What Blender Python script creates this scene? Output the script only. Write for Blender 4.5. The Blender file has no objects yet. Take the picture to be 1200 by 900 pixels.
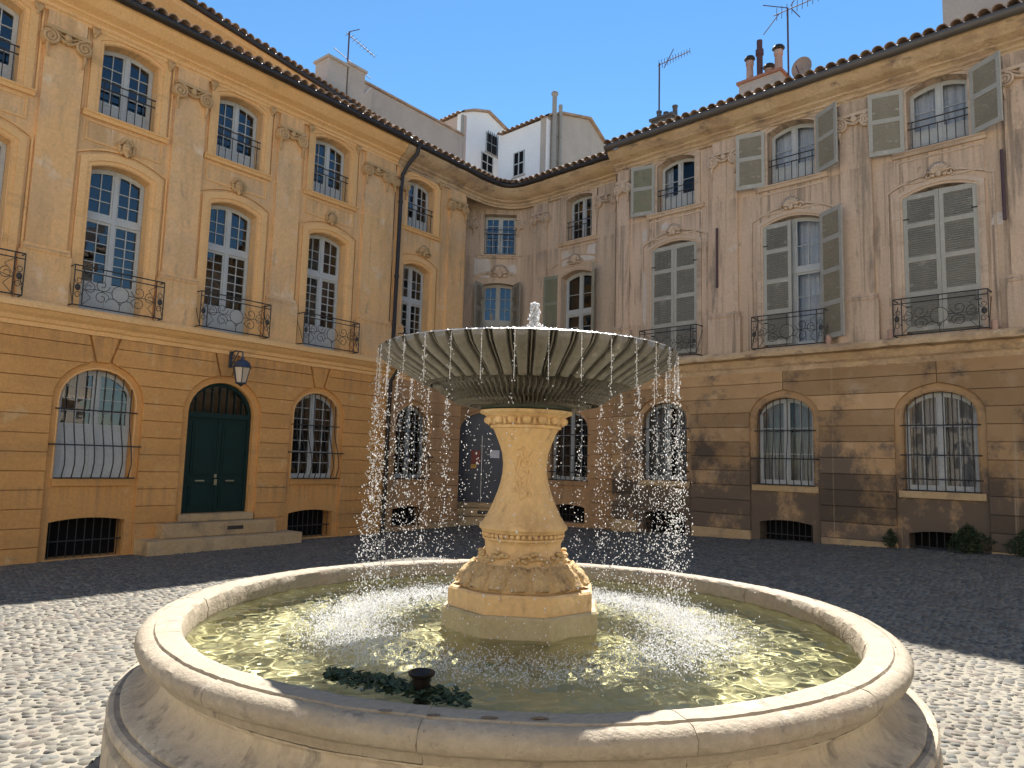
import bpy, math, random
import numpy as np
from mathutils import Vector, Matrix
from mathutils.geometry import tessellate_polygon
PI = math.pi
random.seed(7)
RNG = np.random.default_rng(7)
SC = bpy.context.scene
COL = SC.collection

# ------------------------------------------------------------------ camera
cam_data = bpy.data.cameras.new('camera')
cam = bpy.data.objects.new('camera', cam_data)
COL.objects.link(cam)
SC.camera = cam
cam_data.sensor_fit = 'HORIZONTAL'
cam_data.sensor_width = 36.0
cam_data.lens = 844.02 * 36.0 / 1200.0
cam_data.clip_start = 0.05
cam_data.clip_end = 1000.0
CX = Vector((0.99961613, -0.00301257, 0.02754105))
CU = Vector((-0.02770532, -0.10869446, 0.99368905))
CF = Vector((0.0, 0.99407064, 0.1087362))
m = Matrix.Identity(4)
for i in range(3):
    m[i][0] = CX[i]; m[i][1] = CU[i]; m[i][2] = -CF[i]
m[2][3] = 1.62
cam.matrix_world = m

# ------------------------------------------------------------------ sky, sun, exposure
SUN_H = Vector((0.125, 0.78, 0)) ; SUN_EL = math.atan2(1.0, SUN_H.length)
SUN_DIR = Vector((SUN_H.x, SUN_H.y, 1.0)).normalized()          # towards the sun
world = bpy.data.worlds.new('World')
SC.world = world
world.use_nodes = True
wn = world.node_tree
sky = wn.nodes.new('ShaderNodeTexSky')
sky.sky_type = 'NISHITA'
sky.sun_disc = False
sky.sun_elevation = SUN_EL
sky.sun_rotation = math.atan2(SUN_DIR.x, SUN_DIR.y)
sky.altitude = 300
sky.air_density = 1.0
sky.dust_density = 0.0
sky.ozone_density = 3.0
hsv = wn.nodes.new('ShaderNodeHueSaturation')
hsv.inputs['Saturation'].default_value = 1.17
hsv.inputs['Hue'].default_value = 0.494
wn.links.new(sky.outputs[0], hsv.inputs['Color'])
wn.links.new(hsv.outputs[0], wn.nodes['Background'].inputs['Color'])
wn.nodes['Background'].inputs['Strength'].default_value = 0.070
sun_data = bpy.data.lights.new('sun', 'SUN')
sun_data.energy = 5.0
sun_data.angle = math.radians(0.53)
sun_data.color = (1.0, 0.95, 0.87)
sun_data.cycles.is_caustics_light = True
sun = bpy.data.objects.new('sun', sun_data)
COL.objects.link(sun)
sun.rotation_euler = SUN_DIR.to_track_quat('Z', 'Y').to_euler()
sun.location = (2, 12, 20)
SC.view_settings.view_transform = 'Standard'
SC.view_settings.look = 'None'
SC.view_settings.exposure = 1.42
SC.view_settings.gamma = 1.0
SC.view_settings.use_curve_mapping = False
SC.cycles.use_denoising = True
SC.cycles.max_bounces = 10
SC.cycles.diffuse_bounces = 5
SC.cycles.transparent_max_bounces = 16
SC.cycles.sample_clamp_indirect = 6.0
SC.cycles.caustics_refractive = True
SC.cycles.caustics_reflective = False

# ------------------------------------------------------------------ materials
def nodes_of(name):
    mt = bpy.data.materials.new(name); mt.use_nodes = True
    nt = mt.node_tree
    return mt, nt, nt.nodes['Principled BSDF']
def N(nt, t, **kw):
    n = nt.nodes.new(t)
    for k, v in kw.items():
        if k in n.inputs: n.inputs[k].default_value = v
        else: setattr(n, k, v)
    return n
def ramp(nt, src, p0, p1):
    r = nt.nodes.new('ShaderNodeMapRange'); r.inputs[1].default_value = p0; r.inputs[2].default_value = p1
    nt.links.new(src, r.inputs[0]); return r.outputs[0]
def mixc(nt, fac, a, b):
    x = nt.nodes.new('ShaderNodeMix'); x.data_type = 'RGBA'
    if isinstance(fac, float): x.inputs[0].default_value = fac
    else: nt.links.new(fac, x.inputs[0])
    for i, v in ((6, a), (7, b)):
        if isinstance(v, tuple): x.inputs[i].default_value = (*v, 1)
        else: nt.links.new(v, x.inputs[i])
    return x.outputs[2]
def noise(nt, vec, scale, detail=5.0, rough=0.6):
    n = N(nt, 'ShaderNodeTexNoise', Scale=scale, Detail=detail, Roughness=rough)
    nt.links.new(vec, n.inputs['Vector']); return n.outputs[0]
def stretch(nt, vec, s):
    mp = nt.nodes.new('ShaderNodeMapping'); mp.inputs['Scale'].default_value = s
    nt.links.new(vec, mp.inputs['Vector']); return mp.outputs[0]
def surface(name, c1, c2, scale=1.2, rough=0.85, bump=0.25, fine=28.0, patches=(), drips=(), drip_col=(0.2, 0.15, 0.1), vary=0.10, spec=0.3, dist=0.02):
    """weathered mineral surface. patches: (colour, noise scale, lo, hi, stretch); all in object space"""
    mt, nt, b = nodes_of(name)
    tc = nt.nodes.new('ShaderNodeTexCoord'); v = tc.outputs['Object']
    col = mixc(nt, ramp(nt, noise(nt, v, scale, 6), 0.33, 0.67), c1, c2)
    for c, s, lo, hi, st in patches:
        f = ramp(nt, noise(nt, stretch(nt, v, st), s, 7, 0.62), lo, hi)
        col = mixc(nt, f, col, c)
    if drips:
        sp = nt.nodes.new('ShaderNodeSeparateXYZ'); nt.links.new(v, sp.inputs[0])
        wob = N(nt, 'ShaderNodeMath', operation='MULTIPLY_ADD'); wob.inputs[1].default_value = 0.9
        nt.links.new(noise(nt, stretch(nt, v, (2.2, 1, 0.05)), 1.7, 4, 0.6), wob.inputs[0]); nt.links.new(sp.outputs['Z'], wob.inputs[2])
        run = ramp(nt, noise(nt, stretch(nt, v, (7.0, 1, 0.16)), 1.3, 5, 0.65), 0.46, 0.62)
        for zt, ln in drips:
            a = ramp(nt, wob.outputs[0], zt + 0.45 - ln, zt + 0.45)
            cut = N(nt, 'ShaderNodeMath', operation='LESS_THAN'); cut.inputs[1].default_value = zt; nt.links.new(sp.outputs['Z'], cut.inputs[0])
            m1 = N(nt, 'ShaderNodeMath', operation='MULTIPLY'); nt.links.new(a, m1.inputs[0]); nt.links.new(cut.outputs[0], m1.inputs[1])
            m2 = N(nt, 'ShaderNodeMath', operation='MULTIPLY'); nt.links.new(m1.outputs[0], m2.inputs[0]); nt.links.new(run, m2.inputs[1])
            m3 = N(nt, 'ShaderNodeMath', operation='MULTIPLY'); m3.inputs[1].default_value = 0.55; nt.links.new(m2.outputs[0], m3.inputs[0])
            col = mixc(nt, m3.outputs[0], col, drip_col)
    fn = noise(nt, v, fine, 4, 0.7)
    hs = nt.nodes.new('ShaderNodeHueSaturation')
    oi = nt.nodes.new('ShaderNodeObjectInfo')
    val = nt.nodes.new('ShaderNodeMapRange'); val.inputs[3].default_value = 1 - vary; val.inputs[4].default_value = 1 + vary
    nt.links.new(oi.outputs['Random'], val.inputs[0])
    mul = N(nt, 'ShaderNodeMath', operation='MULTIPLY')
    fr = nt.nodes.new('ShaderNodeMapRange'); fr.inputs[1].default_value = 0.3; fr.inputs[2].default_value = 0.7; fr.inputs[3].default_value = 0.88; fr.inputs[4].default_value = 1.10
    nt.links.new(fn, fr.inputs[0]); nt.links.new(fr.outputs[0], mul.inputs[0]); nt.links.new(val.outputs[0], mul.inputs[1])
    nt.links.new(mul.outputs[0], hs.inputs['Value']); nt.links.new(col, hs.inputs['Color'])
    nt.links.new(hs.outputs[0], b.inputs['Base Color'])
    b.inputs['Roughness'].default_value = rough
    b.inputs['Specular IOR Level'].default_value = spec
    if bump:
        mid = noise(nt, v, fine * 0.22, 6, 0.65)
        ad = N(nt, 'ShaderNodeMath', operation='ADD'); nt.links.new(fn, ad.inputs[0]); nt.links.new(mid, ad.inputs[1])
        bp = N(nt, 'ShaderNodeBump', Strength=bump, Distance=dist); nt.links.new(ad.outputs[0], bp.inputs['Height'])
        nt.links.new(bp.outputs[0], b.inputs['Normal'])
    return mt
def plain(name, c, rough=0.5, metal=0.0, spec=0.5, vary=0.0):
    mt, nt, b = nodes_of(name)
    tc = nt.nodes.new('ShaderNodeTexCoord')
    f = ramp(nt, noise(nt, tc.outputs['Object'], 6.0, 5), 0.3, 0.7)
    k = 1 - 0.16 - vary
    col = mixc(nt, f, tuple(x * k for x in c), c)
    nt.links.new(col, b.inputs['Base Color'])
    b.inputs['Roughness'].default_value = rough; b.inputs['Metallic'].default_value = metal
    b.inputs['Specular IOR Level'].default_value = spec
    return mt

U1 = (1, 1, 1); VST = (1.6, 1.6, 0.22); HST = (0.3, 1, 1.6)
M = {}
M['ochre'] = surface('ochre_plaster', (0.80, 0.48, 0.215), (0.82, 0.52, 0.255), 0.9, 0.9, 0.12, 22,
    patches=[((0.66, 0.44, 0.25), 0.7, 0.48, 0.66, U1), ((0.80, 0.60, 0.39), 1.7, 0.58, 0.68, U1), ((0.60, 0.38, 0.19), 1.1, 0.52, 0.66, VST), ((0.54, 0.36, 0.21), 3.2, 0.60, 0.72, (1.5, 1, 0.5)), ((0.50, 0.32, 0.17), 2.2, 0.62, 0.70, (4.0, 1, 0.10))], vary=0.02, drips=((8.96, 0.7), (7.40, 0.6), (4.9, 0.5)), drip_col=(0.46, 0.30, 0.16))
M['ochre_low'] = surface('ochre_stone_shaded', (0.64, 0.32, 0.105), (0.69, 0.365, 0.13), 1.0, 0.9, 0.18, 22,  # redder than the wall above, and darkened in colour for the weaker light below
    patches=[((0.50, 0.28, 0.11), 1.0, 0.50, 0.74, HST), ((0.68, 0.45, 0.22), 2.5, 0.60, 0.72, U1), ((0.42, 0.25, 0.12), 1.6, 0.58, 0.76, VST), ((0.36, 0.24, 0.14), 4.0, 0.66, 0.76, U1)], vary=0.05, drips=((3.60, 0.5), (1.03, 0.5)), drip_col=(0.34, 0.20, 0.10))
M['ochre_trim'] = surface('ochre_moulding', (0.80, 0.475, 0.20), (0.82, 0.515, 0.24), 1.3, 0.9, 0.18, 24,
    patches=[((0.50, 0.31, 0.14), 1.6, 0.58, 0.80, HST)], vary=0.05)
M['carved'] = surface('carved_stone', (0.52, 0.33, 0.16), (0.62, 0.42, 0.22), 4.0, 0.9, 0.5, 40, vary=0.06)
M['pink'] = surface('pink_plaster', (0.63, 0.465, 0.335), (0.67, 0.505, 0.375), 0.8, 0.92, 0.15, 22,
    patches=[((0.62, 0.45, 0.31), 0.6, 0.46, 0.62, U1), ((0.53, 0.40, 0.285), 0.8, 0.48, 0.68, VST), ((0.64, 0.54, 0.43), 2.2, 0.64, 0.70, U1), ((0.30, 0.235, 0.18), 2.6, 0.56, 0.68, VST), ((0.34, 0.26, 0.19), 1.8, 0.55, 0.63, (4.5, 1, 0.12)), ((0.33, 0.25, 0.18), 7.0, 0.64, 0.72, (1, 1, 0.6))], vary=0.03, drips=((8.96, 1.0), (7.56, 0.8), (5.0, 0.8)), drip_col=(0.26, 0.20, 0.15))
M['pink_trim'] = surface('pink_moulding', (0.58, 0.44, 0.32), (0.64, 0.50, 0.375), 1.4, 0.92, 0.3, 22,
    patches=[((0.32, 0.24, 0.175), 1.5, 0.50, 0.70, HST), ((0.64, 0.54, 0.42), 3.0, 0.62, 0.70, U1), ((0.24, 0.18, 0.135), 3.4, 0.62, 0.74, VST)], vary=0.06)
M['corn_worn'] = surface('worn_cornice_stone', (0.56, 0.39, 0.215), (0.62, 0.46, 0.29), 1.2, 0.92, 0.5, 18,
    patches=[((0.42, 0.29, 0.18), 1.8, 0.44, 0.62, HST), ((0.22, 0.16, 0.115), 3.0, 0.57, 0.70, HST), ((0.68, 0.54, 0.36), 2.4, 0.62, 0.72, U1)], vary=0.05, dist=0.04)
M['corner_wall'] = surface('bare_corner_stone', (0.58, 0.44, 0.315), (0.63, 0.48, 0.35), 1.0, 0.92, 0.3, 20,
    patches=[((0.34, 0.25, 0.18), 1.6, 0.52, 0.74, VST), ((0.56, 0.45, 0.33), 2.2, 0.62, 0.72, U1), ((0.25, 0.20, 0.16), 2.6, 0.64, 0.78, VST)], vary=0.05, drips=((8.96, 1.0), (7.56, 0.9), (5.0, 0.8)), drip_col=(0.22, 0.17, 0.13))
M['corner_low'] = surface('brown_stone', (0.50, 0.30, 0.155), (0.55, 0.34, 0.18), 1.1, 0.92, 0.25, 20,
    patches=[((0.32, 0.20, 0.12), 1.4, 0.50, 0.74, VST), ((0.52, 0.34, 0.18), 2.0, 0.60, 0.72, U1)], vary=0.08)
M['plaster_patch'] = surface('pale_repair_plaster', (0.66, 0.60, 0.54), (0.58, 0.50, 0.42), 2.0, 0.92, 0.2, 20, vary=0.05)

def sooty():
    """ground-floor stone with black crust low down and pale runs, all broken up by noise"""
    mt, nt, b = nodes_of('sooty_stone')
    tc = nt.nodes.new('ShaderNodeTexCoord'); v = tc.outputs['Object']
    col = mixc(nt, ramp(nt, noise(nt, v, 0.9, 6), 0.35, 0.65), (0.40, 0.25, 0.125), (0.47, 0.305, 0.165))
    col = mixc(nt, ramp(nt, noise(nt, v, 2.3, 6), 0.55, 0.72), col, (0.52, 0.37, 0.23))
    sp = nt.nodes.new('ShaderNodeSeparateXYZ'); nt.links.new(v, sp.inputs[0])
    zz = ramp(nt, sp.outputs['Z'], 2.9, 1.0)
    nn = noise(nt, stretch(nt, v, (1.0, 1, 0.8)), 1.1, 9, 0.74)
    ad = N(nt, 'ShaderNodeMath', operation='MULTIPLY_ADD'); ad.inputs[1].default_value = 0.20
    nt.links.new(zz, ad.inputs[0]); nt.links.new(nn, ad.inputs[2])
    col = mixc(nt, ramp(nt, ad.outputs[0], 0.56, 0.68), col, (0.15, 0.112, 0.082))
    col = mixc(nt, ramp(nt, noise(nt, stretch(nt, v, (0.8, 1, 1.1)), 1.6, 8, 0.75), 0.54, 0.66), col, (0.17, 0.125, 0.09))
    col = mixc(nt, ramp(nt, noise(nt, stretch(nt, v, (4.5, 1, 0.10)), 1.0, 5, 0.6), 0.64, 0.72), col, (0.46, 0.34, 0.22))
    hs = nt.nodes.new('ShaderNodeHueSaturation'); oi = nt.nodes.new('ShaderNodeObjectInfo')
    val = nt.nodes.new('ShaderNodeMapRange'); val.inputs[3].default_value = 0.70; val.inputs[4].default_value = 1.30
    nt.links.new(oi.outputs['Random'], val.inputs[0]); nt.links.new(val.outputs[0], hs.inputs['Value']); nt.links.new(col, hs.inputs['Color'])
    nt.links.new(hs.outputs[0], b.inputs['Base Color'])
    b.inputs['Roughness'].default_value = 0.92; b.inputs['Specular IOR Level'].default_value = 0.25
    bp = N(nt, 'ShaderNodeBump', Strength=0.5, Distance=0.03); nt.links.new(noise(nt, v, 9.0, 8, 0.7), bp.inputs['Height'])
    nt.links.new(bp.outputs[0], b.inputs['Normal'])
    return mt
M['sooty'] = sooty()
M['base_stone'] = surface('base_stone', (0.52, 0.36, 0.19), (0.58, 0.42, 0.24), 1.5, 0.92, 0.4, 18,
    patches=[((0.26, 0.20, 0.14), 1.8, 0.52, 0.72, U1)], vary=0.08)
M['cream'] = surface('cream_limewash', (0.80, 0.71, 0.57), (0.84, 0.75, 0.62), 1.0, 0.9, 0.1, 20, vary=0.0)
M['grey_render'] = surface('grey_render', (0.40, 0.345, 0.29), (0.48, 0.42, 0.36), 0.8, 0.92, 0.15, 20,
    patches=[((0.36, 0.31, 0.27), 1.2, 0.56, 0.76, VST)], vary=0.03)
M['rose_render'] = surface('rose_render', (0.52, 0.40, 0.33), (0.56, 0.45, 0.38), 0.8, 0.92, 0.12, 20, vary=0.03)
M['white_render'] = surface('white_render', (0.80, 0.80, 0.80), (0.86, 0.86, 0.85), 0.9, 0.92, 0.08, 20,
    patches=[((0.64, 0.62, 0.60), 1.0, 0.58, 0.80, VST)], vary=0.02)
M['tile'] = surface('clay_tile', (0.30, 0.20, 0.14), (0.42, 0.31, 0.22), 5.0, 0.9, 0.4, 40,
    patches=[((0.20, 0.16, 0.13), 3.0, 0.50, 0.66, U1), ((0.40, 0.36, 0.30), 5.0, 0.58, 0.70, U1)], vary=0.25)
M['gutter'] = plain('dark_zinc_gutter', (0.045, 0.038, 0.034), 0.5, 0.3)
M['gutter_grey'] = plain('grey_zinc_gutter', (0.13, 0.115, 0.10), 0.55, 0.3)
M['pipe'] = plain('dark_iron_downpipe', (0.035, 0.03, 0.03), 0.45, 0.2)
M['zinc'] = plain('weathered_zinc_pipe', (0.34, 0.315, 0.27), 0.6, 0.1)
M['iron'] = plain('black_wrought_iron', (0.05, 0.045, 0.042), 0.6, 0.2)
M['white_wood'] = surface('pale_painted_wood', (0.44, 0.46, 0.46), (0.50, 0.52, 0.51), 3.0, 0.6, 0.1, 30, vary=0.04, spec=0.4)
M['shutter'] = surface('weathered_shutter_paint', (0.26, 0.245, 0.20), (0.32, 0.30, 0.25), 2.0, 0.75, 0.25, 30,
    patches=[((0.52, 0.50, 0.44), 4.0, 0.58, 0.72, (1.2, 1, 2.5)), ((0.24, 0.22, 0.18), 3.0, 0.60, 0.78, U1)], vary=0.10)
M['shutter_frame'] = surface('weathered_shutter_frame', (0.385, 0.37, 0.32), (0.44, 0.425, 0.37), 2.5, 0.75, 0.25, 30,
    patches=[((0.32, 0.30, 0.255), 3.0, 0.58, 0.74, U1), ((0.54, 0.52, 0.46), 5.0, 0.62, 0.72, U1)], vary=0.08)
M['shutter_green'] = surface('green_shutter_paint', (0.23, 0.24, 0.18), (0.28, 0.285, 0.22), 2.0, 0.75, 0.2, 30,
    patches=[((0.12, 0.105, 0.09), 2.4, 0.58, 0.76, U1)], vary=0.10)
M['green_door'] = plain('dark_green_door_paint', (0.006, 0.028, 0.025), 0.5, 0, 0.25)
M['blue_door'] = plain('slate_blue_door_paint', (0.045, 0.055, 0.085), 0.4, 0, 0.5)
M['brass'] = plain('worn_brass', (0.45, 0.40, 0.28), 0.35, 0.9)
M['dark_room'] = plain('dark_interior', (0.012, 0.012, 0.014), 0.9, 0, 0.1)
M['curtain'] = surface('pale_curtain', (0.66, 0.66, 0.67), (0.56, 0.56, 0.58), 5.0, 0.95, 0.0, 30,
    patches=[((0.46, 0.46, 0.49), 3.0, 0.45, 0.62, (5.0, 1, 0.12))], vary=0.08)
M['curtain2'] = surface('grey_net_curtain', (0.27, 0.26, 0.26), (0.34, 0.33, 0.32), 5.0, 0.95, 0.0, 30, patches=[((0.20, 0.195, 0.20), 3.0, 0.45, 0.62, (5.0, 1, 0.12))], vary=0.08)
M['lamp_glass'] = plain('frosted_lantern_glass', (0.62, 0.52, 0.40), 0.35, 0, 0.5)
M['lamp_cap'] = plain('blue_grey_lantern_metal', (0.06, 0.075, 0.11), 0.45, 0.4)
M['rust'] = plain('rusty_iron', (0.10, 0.06, 0.07), 0.7, 0.2)
M['flue_red'] = plain('dark_red_flue', (0.10, 0.045, 0.045), 0.7)
M['pot'] = surface('clay_pot', (0.42, 0.26, 0.20), (0.50, 0.34, 0.27), 4.0, 0.9, 0.2, 30, vary=0.1)
M['brick'] = surface('red_brick', (0.36, 0.16, 0.10), (0.44, 0.22, 0.15), 5.0, 0.92, 0.4, 30, vary=0.15)
M['dish'] = plain('beige_dish', (0.30, 0.25, 0.21), 0.6)
M['poster_red'] = plain('red_printed_paper', (0.30, 0.07, 0.05), 0.6)
M['poster_yellow'] = plain('yellow_printed_paper', (0.75, 0.42, 0.10), 0.6)
M['paper'] = plain('white_paper', (0.72, 0.72, 0.76), 0.7)

def glass(name='window_glass', ior=1.9, tr_=0.75):
    mt, nt, b = nodes_of(name)
    nt.nodes.remove(b)
    tr = N(nt, 'ShaderNodeBsdfTransparent'); tr.inputs[0].default_value = (tr_ * 0.96, tr_, tr_ * 1.03, 1)
    gl = N(nt, 'ShaderNodeBsdfGlossy', Roughness=0.02); gl.inputs[0].default_value = (1, 1, 1, 1)
    fz = N(nt, 'ShaderNodeFresnel', IOR=ior)
    tc = nt.nodes.new('ShaderNodeTexCoord')
    bp = N(nt, 'ShaderNodeBump', Strength=0.06, Distance=0.02); nt.links.new(noise(nt, tc.outputs['Object'], 3.5, 2), bp.inputs['Height'])
    nt.links.new(bp.outputs[0], gl.inputs['Normal'])
    mx = nt.nodes.new('ShaderNodeMixShader')
    nt.links.new(fz.outputs[0], mx.inputs[0]); nt.links.new(tr.outputs[0], mx.inputs[1]); nt.links.new(gl.outputs[0], mx.inputs[2])
    nt.links.new(mx.outputs[0], nt.nodes['Material Output'].inputs[0])
    return mt
M['glass'] = glass(); M['glass_clear'] = glass('clear_window_glass', 1.42, 0.92)
def water_mat():
    mt, nt, b = nodes_of('clear_water')
    nt.nodes.remove(b)
    g = N(nt, 'ShaderNodeBsdfGlass', Roughness=0.0, IOR=1.33); g.inputs[0].default_value = (0.95, 0.965, 0.90, 1)
    nt.links.new(g.outputs[0], nt.nodes['Material Output'].inputs[0])
    return mt
M['water'] = water_mat()
def drop_mat():
    mt, nt, b = nodes_of('water_drops')
    nt.nodes.remove(b)
    d = N(nt, 'ShaderNodeBsdfDiffuse'); d.inputs[0].default_value = (0.92, 0.93, 0.95, 1)
    t = N(nt, 'ShaderNodeBsdfTranslucent'); t.inputs[0].default_value = (0.95, 0.95, 0.95, 1)
    g = N(nt, 'ShaderNodeBsdfGlossy', Roughness=0.15)
    m1 = nt.nodes.new('ShaderNodeMixShader'); m1.inputs[0].default_value = 0.6
    m2 = nt.nodes.new('ShaderNodeMixShader'); m2.inputs[0].default_value = 0.12
    nt.links.new(d.outputs[0], m1.inputs[1]); nt.links.new(t.outputs[0], m1.inputs[2])
    nt.links.new(m1.outputs[0], m2.inputs[1]); nt.links.new(g.outputs[0], m2.inputs[2])
    nt.links.new(m2.outputs[0], nt.nodes['Material Output'].inputs[0])
    return mt
M['drops'] = drop_mat()
M['rim'] = surface('pale_limestone', (0.31, 0.258, 0.19), (0.36, 0.305, 0.23), 1.6, 0.8, 0.45, 30,
    patches=[((0.33, 0.275, 0.21), 2.5, 0.56, 0.70, U1), ((0.38, 0.29, 0.22), 1.2, 0.55, 0.75, U1), ((0.20, 0.17, 0.135), 9.0, 0.60, 0.70, U1), ((0.17, 0.14, 0.11), 34.0, 0.64, 0.72, U1), ((0.44, 0.38, 0.30), 5.0, 0.60, 0.70, U1)], vary=0.05)
M['basin_wall'] = surface('weathered_limestone', (0.42, 0.345, 0.25), (0.48, 0.405, 0.305), 1.6, 0.85, 0.35, 24,
    patches=[((0.30, 0.255, 0.20), 2.0, 0.48, 0.66, VST), ((0.54, 0.47, 0.37), 3.0, 0.58, 0.70, VST), ((0.20, 0.17, 0.13), 6.0, 0.60, 0.70, U1), ((0.22, 0.19, 0.15), 3.0, 0.56, 0.68, (3.0, 3.0, 0.3))], vary=0.06)
M['pool_floor'] = surface('algae_tinted_stone', (0.60, 0.55, 0.33), (0.66, 0.61, 0.39), 1.5, 0.9, 0.2, 20,
    patches=[((0.50, 0.475, 0.27), 1.2, 0.52, 0.74, U1)], vary=0.0)
M['pedestal'] = surface('golden_limestone', (0.63, 0.415, 0.20), (0.68, 0.47, 0.245), 2.0, 0.75, 0.3, 34,
    patches=[((0.48, 0.315, 0.155), 3.0, 0.50, 0.70, VST), ((0.36, 0.24, 0.13), 9.0, 0.60, 0.74, (1.4, 1.4, 0.6)), ((0.72, 0.53, 0.31), 6.0, 0.62, 0.72, VST), ((0.74, 0.54, 0.30), 3.0, 0.60, 0.72, U1)], vary=0.03)
M['pedestal_dark'] = surface('weathered_carved_limestone', (0.50, 0.34, 0.17), (0.60, 0.43, 0.23), 5.0, 0.8, 0.6, 40,
    patches=[((0.24, 0.16, 0.09), 11.0, 0.54, 0.70, U1)], vary=0.03)
M['pedestal_wet'] = surface('wet_limestone', (0.40, 0.32, 0.18), (0.48, 0.40, 0.25), 3.0, 0.5, 0.3, 30,
    patches=[((0.22, 0.19, 0.09), 4.0, 0.54, 0.70, HST)], vary=0.03)
M['bowl'] = surface('wet_grey_stone', (0.118, 0.108, 0.092), (0.168, 0.154, 0.133), 4.0, 0.24, 0.35, 30,
    patches=[((0.29, 0.27, 0.23), 6.0, 0.60, 0.72, (1, 1, 0.5)), ((0.055, 0.05, 0.042), 5.0, 0.56, 0.72, (1, 1, 0.5))], vary=0.0, spec=0.6)
M['collar'] = plain('mossy_bronze', (0.035, 0.045, 0.028), 0.4, 0.3)
M['bronze'] = plain('dark_bronze', (0.035, 0.028, 0.022), 0.45, 0.5)
M['algae'] = surface('dark_green_algae', (0.025, 0.05, 0.028), (0.05, 0.08, 0.045), 20.0, 0.6, 0.3, 60, vary=0.0)
M['leaf'] = surface('dark_leaf', (0.022, 0.04, 0.018), (0.045, 0.07, 0.03), 9.0, 0.6, 0.0, 30, vary=0.0)
M['twig'] = plain('twig_bark', (0.05, 0.04, 0.03), 0.9)

def mortar():
    mt, nt, b = nodes_of('sandy_mortar')
    tc = nt.nodes.new('ShaderNodeTexCoord'); v = tc.outputs['Object']
    col = mixc(nt, ramp(nt, noise(nt, v, 0.8, 6), 0.35, 0.65), (0.225, 0.204, 0.162), (0.275, 0.25, 0.20))
    vo = N(nt, 'ShaderNodeTexVoronoi', Scale=11.0); vo.feature = 'F1'; nt.links.new(v, vo.inputs['Vector'])
    col = mixc(nt, ramp(nt, vo.outputs['Distance'], 0.1, 0.5), (0.17, 0.156, 0.13), col)
    nt.links.new(col, b.inputs['Base Color']); b.inputs['Roughness'].default_value = 0.95; b.inputs['Specular IOR Level'].default_value = 0.2
    inv = N(nt, 'ShaderNodeMath', operation='SUBTRACT'); inv.inputs[0].default_value = 1.0; nt.links.new(vo.outputs['Distance'], inv.inputs[1])
    bp = N(nt, 'ShaderNodeBump', Strength=0.4, Distance=0.02); nt.links.new(noise(nt, v, 40.0, 5, .7), bp.inputs['Height'])
    nt.links.new(bp.outputs[0], b.inputs['Normal'])
    return mt
M['mortar'] = mortar()
def cobble():
    mt, nt, b = nodes_of('river_cobble')
    at = nt.nodes.new('ShaderNodeAttribute'); at.attribute_name = 'tone'
    tc = nt.nodes.new('ShaderNodeTexCoord'); v = tc.outputs['Object']
    mu = nt.nodes.new('ShaderNodeMix'); mu.data_type = 'RGBA'; mu.blend_type = 'MULTIPLY'; mu.inputs[0].default_value = 1.0
    nt.links.new(at.outputs['Color'], mu.inputs[6])
    nt.links.new(mixc(nt, ramp(nt, noise(nt, v, 30.0, 5, .7), .3, .7), (0.78, 0.78, 0.78), (1.12, 1.1, 1.08)), mu.inputs[7])
    nt.links.new(mu.outputs[2], b.inputs['Base Color']); b.inputs['Roughness'].default_value = 0.78; b.inputs['Specular IOR Level'].default_value = 0.35
    bp = N(nt, 'ShaderNodeBump', Strength=0.35, Distance=0.01); nt.links.new(noise(nt, v, 60.0, 5, .7), bp.inputs['Height'])
    nt.links.new(bp.outputs[0], b.inputs['Normal'])
    return mt
M['cobble'] = cobble()

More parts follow.
